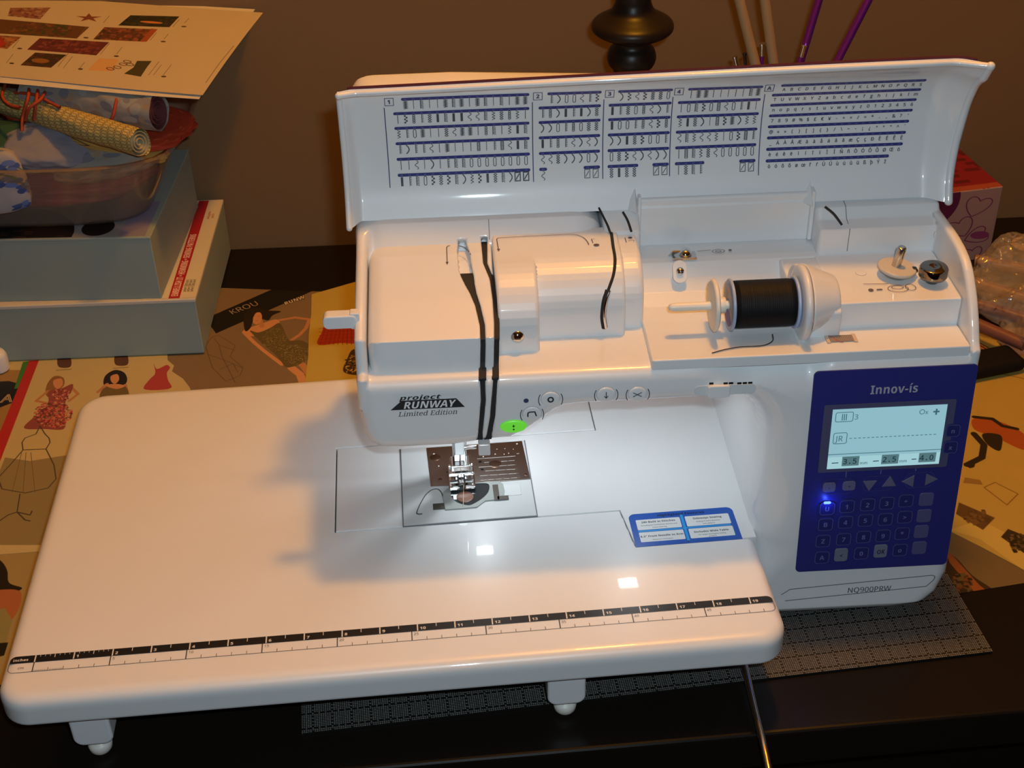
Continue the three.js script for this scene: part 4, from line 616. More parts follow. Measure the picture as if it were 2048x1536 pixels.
// ---------------------------------------------------------------- thread spool and its cap on the pin
const onM = p => p.clone().sub(V(...MO)).applyAxisAngle(V(0, 1, 0), MYAW).add(V(...MO));
{
  const ax = V(0.5315, 0.2505, -0.109), L0 = 0.481 - ax.x, L1 = 0.527 - ax.x, base = onM(V(0.504, 0.2505 - 0.0185, -0.109));
  const t = thing('thread_spool', 'spool of black thread with light blue end flanges on the white pin', 'thread spool', base.toArray(), MYAW);
  const O = g => g.translate(ax.x - 0.504, 0.0185, 0);
  const blue = mat(lin(0.36, 0.47, 0.72), 0.35);
  const wind = canvasTex(64, 512, (g, w, h) => { for (let i = 0; i < 128; i++) { const v = 90 + rnd() * 120 | 0; g.fillStyle = `rgb(${v},${v},${v})`; g.fillRect(0, i * 4, w, 2.6); g.fillStyle = '#303030'; g.fillRect(0, i * 4 + 2.6, w, 1.4); } });
  mesh('thread_winding', O(lathe([[0.0065, L0 + 0.0025], [0.0160, L0 + 0.0025], [0.0163, L0 + 0.006], [0.0163, L1 - 0.006], [0.0160, L1 - 0.0025], [0.0065, L1 - 0.0025]], 64).rotateZ(-Math.PI / 2)), mat(lin(0.005, 0.0055, 0.007), 0.62, { bumpMap: wind, bumpScale: 0.0002, specularIntensity: 0.45 }), t);
  for (const [a, n] of [[L0, 0], [L1 - 0.0024, 1]]) mesh('flange', O(lathe([[0.0045, a], [0.0168, a], [0.0178, a + 0.0006], [0.0178, a + 0.0019], [0.0168, a + 0.0024], [0.0045, a + 0.0024], [0.0045, a]], 56).rotateZ(-Math.PI / 2)), blue, t);
  const lab = canvasTex(256, 256, g => { g.fillStyle = '#b8b4b8'; g.fillRect(0, 0, 256, 256); g.fillStyle = '#6c64a8'; g.beginPath(); g.moveTo(128, 128); g.arc(128, 128, 128, 0.5, 2.4); g.fill(); g.fillStyle = '#55535c'; for (let i = 0; i < 5; i++) g.fillRect(40, 60 + i * 14, 70, 5); });
  const lg = new THREE.RingGeometry(0.0046, 0.0148, 40).rotateY(-Math.PI / 2).translate(L0 - 0.0002, 0, 0);
  mesh('end_label', O(lg), new THREE.MeshPhysicalMaterial({ map: lab, roughness: 0.5 }), t).userData.label = 'grey paper end label';
  const tail = [[1545, 668, .2345], [1546, 680, .2308], [1530, 690, .2302], [1480, 694, .2302], [1450, 699, .2302], [1424, 706, .2302]].map(([a, b, y]) => mAxis('y', y, a, b).sub(V(0.504, 0.232, -0.109)));
  mesh('thread_tail', tube(tail, 0.0004, 50, 6), mat(lin(0.02, 0.02, 0.022), 0.6), t);
  const c = thing('spool_cap', 'round white spool cap on the pin left of the black thread', 'spool cap', onM(V(0.471, 0.2505 - 0.018, -0.109)).toArray(), MYAW);
  mesh('disc', lathe([[0.0034, -0.0022], [0.0165, -0.0018], [0.0180, -0.0008], [0.0180, 0.0010], [0.0165, 0.0018], [0.0034, 0.0022], [0.0034, -0.0022]], 56).rotateZ(-Math.PI / 2).translate(0, 0.018, 0), creamWhite, c);
  mesh('collar', lathe([[0.0034, 0.002], [0.0055, 0.002], [0.0055, 0.0075], [0.0034, 0.0075]], 32).rotateZ(-Math.PI / 2).translate(0, 0.018, 0), creamWhite, c);
}
// ---------------------------------------------------------------- sewing pattern sheets on the desk
const GY = 0.001;
function patternSheet(name, label, poly, y, size, draw, rough = 0.55) { // poly in room x, z
  const xs = poly.map(p => p[0]), zs = poly.map(p => p[1]), x0 = Math.min(...xs), x1 = Math.max(...xs), z0 = Math.min(...zs), z1 = Math.max(...zs);
  const w = size, h = Math.round(size * (z1 - z0) / (x1 - x0)), c = [(x0 + x1) / 2, (z0 + z1) / 2];
  const tex = canvasTex(w, h, g => draw(g, w, h, (px, py) => { const p = atY(GY, px, py); return [(p.x - x0) / (x1 - x0) * w, (p.z - z0) / (z1 - z0) * h]; }, w / (x1 - x0)));
  const g = extrude(shapeOf(poly.map(p => [p[0], -p[1]])), 0.0003).rotateX(-Math.PI / 2).translate(0, y, 0);
  const P = g.attributes.position, uv = g.attributes.uv; for (let i = 0; i < uv.count; i++) uv.setXY(i, (P.getX(i) - x0) / (x1 - x0), (z1 - P.getZ(i)) / (z1 - z0));
  const t = thing(name, label, 'sewing pattern', [c[0], y, c[1]]);
  mesh('paper', g.translate(-c[0], -y, -c[1]), new THREE.MeshPhysicalMaterial({ map: tex, roughness: rough, color: lin(1, 1, 1) }), t); return t;
}
const W2 = (px, py) => { const p = atY(GY, px, py); return [p.x, p.z]; };
function path(g, m, pts, fill, stroke, lw = 2, close = true) { g.beginPath(); pts.forEach((p, i) => { const q = m(...p); i ? g.lineTo(...q) : g.moveTo(...q); }); if (close) g.closePath(); if (fill) { g.fillStyle = fill; g.fill(); } if (stroke) { g.strokeStyle = stroke; g.lineWidth = lw; g.stroke(); } }
function blob(g, m, pts, fill) { { const q = pts.map(p => m(...p)); g.beginPath(); new THREE.CatmullRomCurve3(q.map(p => V(p[0], p[1], 0)), true, 'centripetal').getPoints(q.length * 6).forEach((p, i) => i ? g.lineTo(p.x, p.y) : g.moveTo(p.x, p.y)); g.closePath(); g.fillStyle = fill; g.fill(); return; } }
function limb(g, m, pts, w, col) { g.lineCap = g.lineJoin = 'round'; g.strokeStyle = col; g.lineWidth = w; g.beginPath(); pts.forEach((p, i) => { const q = m(...p); i ? g.lineTo(...q) : g.moveTo(...q); }); g.stroke(); }
function speck(g, m, cx, cy, rx, ry, n, cols, s) { for (let i = 0; i < n; i++) { const a = rnd() * 6.28, r = Math.sqrt(rnd()), q = m(cx + rx * r * Math.cos(a), cy + ry * r * Math.sin(a)); g.fillStyle = cols[rnd() * cols.length | 0]; g.fillRect(q[0], q[1], s * (0.5 + rnd()), s * (0.5 + rnd())); } }
const skin = '#c98f5e', skin2 = '#b87f52', inkc = '#4a4030';
patternSheet('pattern_sheet', 'grey-brown pattern sheet with a model in a sequin dress and a black lettered band', [[0.0, -0.58], [0.05, -0.61], [0.175, -0.585], [0.168, -0.40], [0.0, -0.36]], 0.0002, 1024, (g, w, h, m) => {
  g.fillStyle = '#7e694d'; g.fillRect(0, 0, w, h);
  path(g, m, [[420, 650], [425, 630], [585, 560], [640, 560], [632, 578], [432, 666]], '#0c0a0a');
  g.save(); const a = m(470, 622), b = m(580, 578); g.translate(...a); g.rotate(Math.atan2(b[1] - a[1], b[0] - a[0]) + 0.05); g.fillStyle = '#a08a6a'; g.font = '74px sans-serif'; g.fillText('KROU', -34, 20); g.restore();
  g.save(); { const a = m(568, 608), b = m(622, 588); g.translate(...a); g.rotate(Math.atan2(b[1] - a[1], b[0] - a[0])); g.font = 'bold italic 46px sans-serif'; g.lineWidth = 7; g.strokeStyle = '#171310'; g.strokeText('RUNW', 0, 12); g.fillStyle = '#d8c8a0'; g.fillText('RUNW', 0, 12); } g.restore();
  // model
  limb(g, m, [[583, 735], [600, 748], [606, 765]], 46, skin); limb(g, m, [[604, 728], [622, 752]], 40, skin2);
  limb(g, m, [[489, 665], [508, 684], [527, 700], [548, 716], [564, 728]], 24, skin); limb(g, m, [[556, 640], [590, 634], [619, 638], [612, 655], [600, 668], [582, 680]], 22, skin2);
  blob(g, m, [[484, 664], [492, 657], [512, 650], [530, 644], [552, 638], [560, 646], [550, 660], [520, 668], [498, 672]], skin); limb(g, m, [[520, 640], [524, 652]], 30, skin2);
  blob(g, m, [[500, 660], [516, 664], [540, 655], [558, 645], [566, 655], [572, 670], [580, 680], [602, 680], [619, 690], [620, 712], [600, 727], [574, 734], [562, 722], [548, 706], [528, 690], [512, 674]], '#5f5230'); speck(g, m, 548, 678, 24, 24, 500, ['#8a7a48', '#4a3d20', '#a89858', '#5a4a28'], 4); speck(g, m, 590, 707, 28, 20, 600, ['#8a7a48', '#4a3d20', '#b8a868', '#5a4a28'], 4);
  blob(g, m, [[487, 645], [489, 626], [500, 617], [516, 615], [535, 620], [562, 622], [545, 630], [536, 640], [520, 636], [508, 640], [500, 656], [492, 662]], '#20150f'); blob(g, m, [[503, 630], [510, 622], [520, 624], [524, 634], [520, 644], [512, 648], [504, 642]], skin); blob(g, m, [[501, 632], [504, 620], [516, 617], [524, 624], [514, 624], [507, 632], [505, 644]], '#20150f'); limb(g, m, [[507, 632], [510, 631]], 3, '#3a2015'); limb(g, m, [[516, 632], [519, 631]], 3, '#3a2015'); limb(g, m, [[511, 641], [516, 640]], 3, '#8a3a2a');
  // outlined jacket
  path(g, m, [[425, 672], [438, 670], [470, 690], [466, 700], [460, 712], [486, 735], [480, 750], [452, 762], [425, 735], [416, 708], [411, 690]], null, inkc, 3); path(g, m, [[428, 676], [440, 690], [470, 700]], null, inkc, 3, false); path(g, m, [[416, 708], [455, 722], [486, 735]], null, inkc, 3, false); path(g, m, [[440, 738], [466, 726], [476, 744]], null, inkc, 3, false); path(g, m, [[438, 690], [444, 712], [470, 764]], null, inkc, 3, false);
});
patternSheet('pattern_sheet', 'large yellow pattern sheet with a red margin and women in printed dresses', [[-0.32, -0.60], [0.012, -0.56], [0.0225, -0.4727], [0.030, -0.462], [0.029, -0.452], [0.041, -0.438], [0.049, -0.4221], [0.06, -0.38], [0.04, -0.20], [-0.32, -0.20]], 0.0007, 1536, (g, w, h, m, k) => {
  g.fillStyle = '#c1b07c'; g.fillRect(0, 0, w, h);
  path(g, m, [[-400, 1080], [-400, 740], [40, 740], [52, 735], [20, 830], [-10, 900]], '#9a7a42');
  path(g, m, [[-300, 880], [-300, 780], [18, 762], [40, 768], [34, 802], [-40, 830]], '#0d0b0b'); g.save(); { const a = m(2, 800); g.translate(...a); g.font = '70px sans-serif'; g.strokeStyle = '#b8a27a'; g.lineWidth = 4; g.strokeText('A', 0, 16); } g.restore();
  path(g, m, [[28, 778], [46, 724], [60, 722], [40, 776]], '#3c7a2c');
  path(g, m, [[58, 722], [78, 720], [18, 876], [-22, 980], [-60, 1060], [-80, 1060]], '#b32420');
  // grey panel with the dress form drawings
  path(g, m, [[10, 915], [60, 922], [200, 900], [200, 1090], [-60, 1090]], '#8f8056');
  // first model: flowered dress
  blob(g, m, [[92, 790], [96, 765], [110, 752], [126, 755], [128, 770], [118, 780], [100, 795]], '#8a6032'); blob(g, m, [[108, 760], [122, 757], [125, 770], [116, 778], [108, 772]], skin);
  limb(g, m, [[96, 782], [72, 802], [92, 806]], 12, skin2); limb(g, m, [[140, 772], [156, 788], [138, 802]], 12, skin2);
  blob(g, m, [[98, 782], [120, 778], [145, 768], [142, 785], [132, 800], [130, 830], [127, 858], [90, 858], [48, 856], [70, 832], [96, 805]], '#8e4640'); speck(g, m, 105, 828, 38, 26, 420, ['#c86a54', '#7a2228', '#b8906a', '#4f3a2c', '#c04048'], 7); speck(g, m, 122, 788, 18, 12, 80, ['#c86a54', '#d0a080', '#7a2228'], 6);
  // second model
  blob(g, m, [[208, 770], [212, 750], [230, 740], [248, 745], [254, 762], [246, 772], [236, 768], [220, 775]], '#1c120e'); blob(g, m, [[222, 752], [234, 748], [238, 760], [230, 768], [223, 764]], skin);
  limb(g, m, [[214, 768], [196, 784]], 14, skin2); limb(g, m, [[250, 770], [254, 784]], 14, skin2); blob(g, m, [[206, 778], [232, 768], [252, 774], [254, 800], [202, 800]], '#6d5a30'); blob(g, m, [[210, 770], [235, 768], [250, 772], [234, 778]], skin);
  // red dress on its own and small figures at the top edge
  blob(g, m, [[308, 728], [314, 738], [334, 730], [340, 735], [334, 745], [336, 760], [342, 776], [288, 778], [300, 758], [310, 748]], '#a83c3c');
  for (const [x, y] of [[128, 726], [242, 722]]) { blob(g, m, [[x - 8, y - 18], [x + 8, y - 18], [x + 12, y + 8], [x - 10, y + 8]], '#5a3a2a'); g.fillStyle = '#7a6230'; const q = m(x - 16, y + 14); g.fillRect(q[0], q[1], 60, 4); }
  // dress forms in line
  const lw = 4; path(g, m, [[72, 868], [80, 852], [90, 868], [98, 876], [100, 885], [92, 898], [46, 900], [44, 885], [50, 876]], null, inkc, lw); path(g, m, [[46, 900], [20, 930], [-4, 956], [4, 978], [50, 986], [96, 976], [112, 958], [108, 930], [92, 898]], null, inkc, lw); for (const x of [24, 46, 70]) path(g, m, [[52 + (x - 46) * .4, 905], [x, 985]], null, '#6a5a38', 2, false); path(g, m, [[40, 988], [34, 1024]], null, inkc, lw, false); path(g, m, [[-4, 1044], [16, 1030], [34, 1024], [60, 1030], [64, 1022]], null, inkc, 5, false); path(g, m, [[34, 1024], [50, 1040], [60, 1042]], null, inkc, 5, false);
});
patternSheet('pattern_sheet', 'tan pattern sheet with a dark-haired model under the left edge of the extension table', [[-0.30, -0.235], [0.0, -0.225], [0.02, -0.06], [-0.30, -0.04]], 0.0003, 768, (g, w, h, m) => {
  g.fillStyle = '#a08a56'; g.fillRect(0, 0, w, h);
  blob(g, m, [[-30, 1110], [0, 1120], [14, 1140], [18, 1165], [44, 1176], [20, 1186], [-20, 1180]], '#1a0f0b'); blob(g, m, [[-20, 1185], [10, 1178], [40, 1182], [36, 1220], [10, 1250], [-30, 1260]], '#a8643a'); path(g, m, [[-30, 1225], [10, 1215], [24, 1240], [10, 1290], [-30, 1300]], '#8d8350'); path(g, m, [[-30, 1288], [16, 1284], [8, 1310], [-30, 1320]], '#120c0a');
});
patternSheet('pattern_sheet', 'yellow pattern sheet with a red skirt beside the left end of the machine', [[0.1600, -0.5800], [0.1606, -0.54], [0.1592, -0.50], [0.1598, -0.46], [0.1577, -0.41], [0.40, -0.36], [0.42, -0.60], [0.24, -0.595], [0.21, -0.602]], 0.0012, 768, (g, w, h, m) => {
  g.fillStyle = '#bca44c'; g.fillRect(0, 0, w, h);
  blob(g, m, [[652, 650], [690, 646], [720, 648], [720, 686], [680, 687], [636, 690], [644, 665]], '#a5302a'); g.strokeStyle = '#7a201e'; g.lineWidth = 2; for (let i = 0; i < 9; i++) path(g, m, [[640 + i * 9, 690], [654 + i * 7, 648]], null, '#7d2320', 2, false); for (let i = 0; i < 5; i++) path(g, m, [[638, 658 + i * 7], [720, 654 + i * 7]], null, '#7d2320', 2, false);
  blob(g, m, [[688, 745], [694, 720], [706, 700], [720, 700], [720, 750]], '#3a2c1c'); speck(g, m, 700, 730, 12, 20, 60, ['#c8b080', '#1a1410', '#8a7040'], 5);
});
patternSheet('pattern_sheet', 'brown-grey pattern sheet peeping out lowest at the right of the control panel', [[0.56, -0.30], [1.02, -0.30], [1.02, -0.098], [0.84, -0.085], [0.7209, -0.0741], [0.655, -0.0674], [0.56, -0.062]], 0.0002, 1024, (g, w, h, m) => {
  g.fillStyle = '#6e5a38'; g.fillRect(0, 0, w, h); blob(g, m, [[1880, 1105], [1905, 1110], [1945, 1150], [1990, 1185], [1890, 1192], [1870, 1170]], '#2a1a10'); path(g, m, [[1890, 1100], [1902, 1106], [1960, 1170], [1985, 1188], [1955, 1190], [1900, 1125]], '#8a4a1e'); speck(g, m, 1915, 1165, 24, 20, 90, ['#5a4a24', '#3a2010', '#6a3a1a', '#1a100a'], 7);
});
patternSheet('pattern_sheet', 'wide yellow pattern sheet with dark accessories drawn right of the control panel', [[0.56, -0.42], [0.78, -0.43], [1.02, -0.42], [1.02, -0.03], [0.80, -0.055], [0.7265, -0.0877], [0.704, -0.117], [0.6844, -0.1405], [0.56, -0.16]], 0.0008, 1024, (g, w, h, m) => {
  g.fillStyle = '#b39848'; g.fillRect(0, 0, w, h);
  path(g, m, [[1900, 1060], [1960, 1078], [2060, 1150], [2060, 1090], [1960, 1040]], '#c2a854');
  limb(g, m, [[1948, 868], [1968, 890], [1964, 915], [1934, 930]], 13, '#1c120c'); blob(g, m, [[1944, 840], [1960, 835], [1990, 840], [2050, 870], [2050, 900], [1985, 872], [1950, 860]], '#a04c1c'); limb(g, m, [[1948, 834], [1985, 838], [2005, 852], [2034, 858]], 9, '#1c120c'); blob(g, m, [[1965, 868], [2000, 870], [2004, 890], [1998, 902], [1976, 890]], '#1e140c');
  blob(g, m, [[1936, 925], [1948, 924], [1948, 934], [1938, 936]], '#1c120c');
  path(g, m, [[1968, 975], [1990, 965], [2036, 988], [2014, 1010]], null, '#7a5420', 2); path(g, m, [[1918, 1005], [1990, 1036], [1966, 1060], [1912, 1028]], '#5a3f20'); speck(g, m, 1950, 1032, 26, 14, 60, ['#4a3218', '#6e5028'], 6); path(g, m, [[2016, 1058], [2066, 1078], [2056, 1112], [2002, 1074]], '#2e2213'); speck(g, m, 2030, 1084, 18, 18, 50, ['#6a5430', '#17100a', '#4a3820'], 7);
  path(g, m, [[1930, 955], [1960, 960], [1966, 970], [1926, 966]], '#8c6c34'); path(g, m, [[1900, 760], [1990, 745], [2060, 760]], null, '#8a6830', 3, false);
});
// ---------------------------------------------------------------- two cardboard boxes
const board = mat(lin(0.29, 0.36, 0.335), 0.7), boardTop = mat(lin(0.62, 0.58, 0.50), 0.6);
{
  const t = thing('cardboard_box', 'pale lower cardboard box with a red lettered strip on its lid', 'box', [-0.12, 0, -0.58], -0.05);
  const o = V(0.0578, 0, -0.479).sub(V(-0.12, 0, -0.58)).applyAxisAngle(V(0, 1, 0), 0.05), x1 = o.x, z1 = o.z, x0 = x1 - 0.36, z0 = z1 - 0.208;
  mesh('box_body', box(x0, x1, 0.002, 0.062, z0, z1, 0.0012), board, t);
  mesh('box_lid', box(x0 - 0.0004, x1 + 0.0004, 0.0605, 0.0645, z0 - 0.0004, z1 + 0.0004, 0.001), boardTop, t);
  const tex = canvasTex(160, 1024, g => { g.fillStyle = '#d8cfb6'; g.fillRect(0, 0, 160, 1024); g.fillStyle = '#b01c24'; g.fillRect(80, 0, 34, 1024); g.save(); g.translate(107, 1006); g.rotate(-Math.PI / 2); g.fillStyle = '#f0d8d0'; g.font = 'bold 28px sans-serif'; g.fillText('EMBELLISH IT • HEMMING • SEWING PATTERNS', 0, 0, 1000); g.fillStyle = '#4a4438'; g.font = 'bold 12px sans-serif'; for (let i = 0; i < 3; i++) g.fillText('pattern 12345 size A', 40, 20 + i * 11, 190 - i * 30); g.fillStyle = '#a04040'; g.fillText('sewing pattern', 790, 26); g.fillText('size 6-14', 800, 40); g.restore(); });
  const pg = new THREE.PlaneGeometry(0.05, z1 - z0 - 0.004).rotateX(-Math.PI / 2).translate(x1 - 0.0255, 0.0647, (z0 + z1) / 2);
  mesh('lid_label', pg, new THREE.MeshPhysicalMaterial({ map: tex, roughness: 0.55 }), t).userData.label = 'cream lid label with a red lettered strip';
}
{
  const t = thing('cardboard_box', 'pale upper cardboard box under the plastic tub of fabric', 'box', [-0.14, 0.0646, -0.58], -0.09);
  const o = V(0.0262, 0, -0.483).sub(V(-0.14, 0, -0.58)).applyAxisAngle(V(0, 1, 0), 0.09), x1 = o.x, z1 = o.z, x0 = x1 - 0.33, z0 = z1 - 0.19;
  mesh('box_body', box(x0, x1, 0, 0.065, z0, z1, 0.0012), board, t);
  mesh('box_lid', box(x0 - 0.0004, x1 + 0.0004, 0.064, 0.067, z0 - 0.0004, z1 + 0.0004, 0.001), board, t);
  const tex = canvasTex(1024, 256, g => { g.fillStyle = '#8a8f94'; g.fillRect(0, 0, 1024, 256); g.fillStyle = '#171310'; g.beginPath(); g.ellipse(560, 240, 230, 210, 0, 0, 7); g.fill(); g.fillStyle = '#3a2620'; for (let i = 0; i < 60; i++) g.fillRect(360 + rnd() * 380, 90 + rnd() * 160, 26, 8); g.fillStyle = '#0e0c0c'; g.beginPath(); g.ellipse(860, 190, 52, 60, 0, 0, 7); g.fill(); g.fillStyle = '#8a86a0'; g.fillRect(940, 0, 84, 256); });
  mesh('lid_print', new THREE.PlaneGeometry(0.30, 0.07).rotateX(-Math.PI / 2).translate(x1 - 0.155, 0.0672, z1 - 0.037), new THREE.MeshPhysicalMaterial({ map: tex, roughness: 0.5 }), t).userData.label = 'dark portrait print on the lid';
}
// ---------------------------------------------------------------- clear tub with fabric
{
  const rings = [[0.1325, 0.012], [0.1332, 0.004], [0.139, 0.0], [0.165, -0.012], [0.195, -0.026], [0.2055, -0.031], [0.2065, -0.036], [0.205, -0.038]];
  const N = 72, c = [-0.135, -0.588], hw = 0.163, hd = 0.072, R = 0.035, pos = [], idx = [];
  for (const [y, inset] of rings) for (let i = 0; i < N; i++) { const a = i / N * 6.2832, ca = Math.cos(a), sa = Math.sin(a), p = 5, r = 1 / Math.pow(Math.pow(Math.abs(ca), p) + Math.pow(Math.abs(sa), p), 1 / p); pos.push((hw - inset) * r * ca, y - 0.132, (hd - inset * 0.8) * r * sa); }
  for (let k = 0; k < rings.length - 1; k++) for (let i = 0; i < N; i++) { const a = k * N + i, b = k * N + (i + 1) % N; idx.push(a, a + N, b, b, a + N, b + N); }
  const ce = pos.length / 3; pos.push(0, 0.0005, 0); for (let i = 0; i < N; i++) idx.push(ce, i, (i + 1) % N);
  const g = new THREE.BufferGeometry(); g.setAttribute('position', new THREE.Float32BufferAttribute(pos, 3)); g.setIndex(idx); g.computeVertexNormals();
  const t = thing('plastic_tub', 'clear plastic tub of fabric on the upper cardboard box', 'tub', [c[0], 0.132, c[1]], -0.09);
  mesh('tub_wall', g, new THREE.MeshPhysicalMaterial({ color: lin(0.80, 0.66, 0.56), roughness: 0.12, transmission: 0.85, thickness: 0, side: THREE.DoubleSide }), t);
}
const fab = (w, h, base, draw) => canvasTex(w, h, g => { g.fillStyle = base; g.fillRect(0, 0, w, h); draw && draw(g, w, h); }, { repeat: [1, 1] });
function lump(name, label, c, rx, ry, rz, rot, tex, rough = 0.9, amp = 0.3, p = 2.6, group) { // soft folded cloth
  const g = new THREE.SphereGeometry(1, 72, 48), P = g.attributes.position; const o = rnd() * 50;
  for (let i = 0; i < P.count; i++) { let x = P.getX(i), y = P.getY(i), z = P.getZ(i); const s = Math.pow(Math.pow(Math.abs(x), p) + Math.pow(Math.abs(y), p) + Math.pow(Math.abs(z), p), -1 / p); const f = 1 + amp * (0.6 * noise(x * 1.8 + o, y * 1.8, z * 1.8 + o) + 0.3 * noise(x * 4.5 + o, y * 4.5, z * 4.5) + 0.12 * noise(x * 10, y * 10 + o, z * 10)); P.setXYZ(i, x * s * f * rx, y * s * f * ry, z * s * f * rz); }
  g.computeVertexNormals(); g.rotateY(rot[1] || 0).rotateZ(rot[2] || 0).rotateX(rot[0] || 0);
  const t = thing(name, label, 'fabric', [c.x, c.y - ry, c.z]); mesh('cloth', g.translate(0, ry, 0), new THREE.MeshPhysicalMaterial({ map: tex, roughness: rough, sheen: 0.3, sheenRoughness: 0.6 }), t); return t;
}
{
  const pink = fab(128, 128, '#8c3e50', (g, w, h) => { for (let i = 0; i < 500; i++) { g.fillStyle = ['#7c3044', '#a05264', '#6a2a3c'][i % 3]; g.fillRect(rnd() * w, rnd() * h, 5, 3); } });
  lump('pink_fabric', 'dusty pink fabric filling the bottom of the clear tub', V(-0.115, 0.163, -0.588), 0.135, 0.026, 0.052, [0, -0.09, 0], pink, 0.9, 0.14, 4);
  const floral = fab(512, 512, '#8f8b84', (g, w, h) => { for (let i = 0; i < 170; i++) { g.fillStyle = ['#8d7c6c', '#7c7f86', '#74747e', '#98846e', '#989894'][i % 5]; g.beginPath(); g.ellipse(rnd() * w, rnd() * h, 10 + rnd() * 22, 8 + rnd() * 15, rnd() * 3, 0, 7); g.fill(); } });
  lump('floral_fabric', 'grey fabric with faded orange flowers folded over the pink fabric', V(-0.012, 0.196, -0.53), 0.048, 0.013, 0.026, [0.5, 0.1, 0.05], floral, 0.9, 0.16, 3);
  const scr = fab(512, 256, '#b08a42', (g) => { g.strokeStyle = '#5a4020'; g.lineWidth = 5; for (let i = 0; i < 26; i++) { g.beginPath(); g.arc(rnd() * 512, rnd() * 256, 12 + rnd() * 14, rnd() * 6, rnd() * 6 + 4); g.stroke(); } });
  lump('script_fabric', 'mustard fabric strip with brown scrollwork under the orange cloth', V(0.006, 0.2085, -0.528), 0.046, 0.006, 0.014, [0.5, -0.25, -0.12], scr, 0.9, 0.14, 4);
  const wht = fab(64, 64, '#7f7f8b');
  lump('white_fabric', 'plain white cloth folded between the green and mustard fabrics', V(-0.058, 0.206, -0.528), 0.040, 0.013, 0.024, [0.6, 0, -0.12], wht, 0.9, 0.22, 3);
  const grn = fab(256, 256, '#234a34', (g, w, h) => { for (let i = 0; i < 60; i++) { g.fillStyle = ['#1a3a2a', '#33604a', '#3c6a3a'][i % 3]; g.beginPath(); g.ellipse(rnd() * w, rnd() * h, 18, 8, rnd() * 3, 0, 7); g.fill(); } });
  lump('green_fabric', 'dark green fabric at the left edge above the blue-flowered cloth', V(-0.118, 0.2115, -0.535), 0.050, 0.013, 0.024, [0.5, 0, -0.1], grn, 0.85, 0.16, 3);
  const blu = fab(512, 512, '#9a979e', (g, w, h) => { for (let i = 0; i < 34; i++) { const x = rnd() * w, y = rnd() * h; g.strokeStyle = '#4a6a3a'; g.lineWidth = 5; g.beginPath(); g.moveTo(x, y); g.quadraticCurveTo(x + 30, y + 10, x + 40, y + 44); g.stroke(); for (let k = 0; k < 5; k++) { g.fillStyle = ['#3f5590', '#5a70a8', '#34467c'][k % 3]; g.beginPath(); g.ellipse(x + 15 * Math.cos(k * 1.26), y + 15 * Math.sin(k * 1.26), 13, 10, k, 0, 7); g.fill(); } } });
  lump('flowered_fabric', 'white fabric with blue flowers hanging over the front of the tub', V(-0.118, 0.186, -0.503), 0.040, 0.030, 0.011, [-0.1, 0, 0.1], blu, 0.9, 0.12, 4);
  const org = fab(256, 256, '#a83414', (g, w, h) => { for (let i = 0; i < 400; i++) { g.fillStyle = ['#b84018', '#902c10', '#c8582a'][i % 3]; g.fillRect(rnd() * w, rnd() * h, 4, 3); } });
  lump('orange_fabric', 'bright orange cloth lying under the cream roll of fabric', V(-0.02, 0.2175, -0.565), 0.092, 0.007, 0.040, [0.1, -0.42, -0.03], org, 0.8, 0.12, 4);
  // cream roll with a cell pattern and grey roll with an open end
  const hex = fab(512, 512, '#c9b470', (g, w, h) => { g.strokeStyle = '#6e6440'; g.lineWidth = 2.4; for (let j = 0; j < 26; j++) for (let i = 0; i < 26; i++) { g.beginPath(); for (let k = 0; k <= 6; k++) g.lineTo(i * 20 + (j % 2) * 10 + 10 * Math.cos(k * 1.047), j * 20 + 10 * Math.sin(k * 1.047)); g.stroke(); } });
  function roll(name, label, a, b, r, tex, inner) {
    const L = b.distanceTo(a), t = thing(name, label, 'fabric', a.clone().lerp(b, 0.5).sub(V(0, r, 0)).toArray()); const d = b.clone().sub(a).normalize(), q = new THREE.Quaternion().setFromUnitVectors(V(0, 1, 0), d);
    const put = g => g.applyQuaternion(q).translate(0, r, 0); const g = new THREE.CylinderGeometry(r, r, L, 48, 30, true), P = g.attributes.position;
    for (let i = 0; i < P.count; i++) { const y = P.getY(i), an = Math.atan2(P.getZ(i), P.getX(i)), f = 1 + 0.07 * noise(an * 1.5 + 5, y * 40, 2) + 0.05 * noise(an * 3, y * 90, 8); P.setX(i, P.getX(i) * f * 1.12); P.setZ(i, P.getZ(i) * f * 0.92); } g.computeVertexNormals();
    mesh('rolled_cloth', put(g), new THREE.MeshPhysicalMaterial({ map: tex, roughness: 0.9, side: THREE.DoubleSide }), t);
    const sp = []; for (let i = 0; i <= 90; i++) { const w = i / 90, an = w * 20, rr = r * (0.12 + 0.83 * w); sp.push([rr * Math.cos(an) * 1.1, rr * Math.sin(an) * 0.9]); }
    const sg = sheet((u, v) => { const k = v * 90, i = Math.min(89, Math.floor(k)), f = k - i; return V(lerp(sp[i][0], sp[i + 1][0], f), L / 2 - 0.001 - u * 0.03, lerp(sp[i][1], sp[i + 1][1], f)); }, 2, 180, 0.0008); mesh('inner_layers', put(sg), inner, t); return t;
  }
  roll('fabric_roll', 'cream rolled fabric with a fine cell pattern tied with orange ribbon', atY(0.236, -40, 188), atY(0.2295, 281, 286), 0.0125, hex, mat(lin(0.45, 0.38, 0.22), 0.9));
  roll('fabric_roll', 'grey-blue flowered fabric roll with a dark red open end behind the cream roll', atY(0.246, 60, 186), atY(0.244, 318, 224), 0.0165, floral, mat(lin(0.13, 0.03, 0.03), 0.9));
  const rib = mat(lin(0.36, 0.05, 0.015), 0.7), R = pts => tube(pts, 0.0016, 40, 6);
  const t = thing('orange_ribbon', 'tangled orange ribbon tied round the fabric rolls', 'ribbon', [-0.08, 0.24, -0.57]); const O = g => g.translate(0.08, -0.24, 0.57);
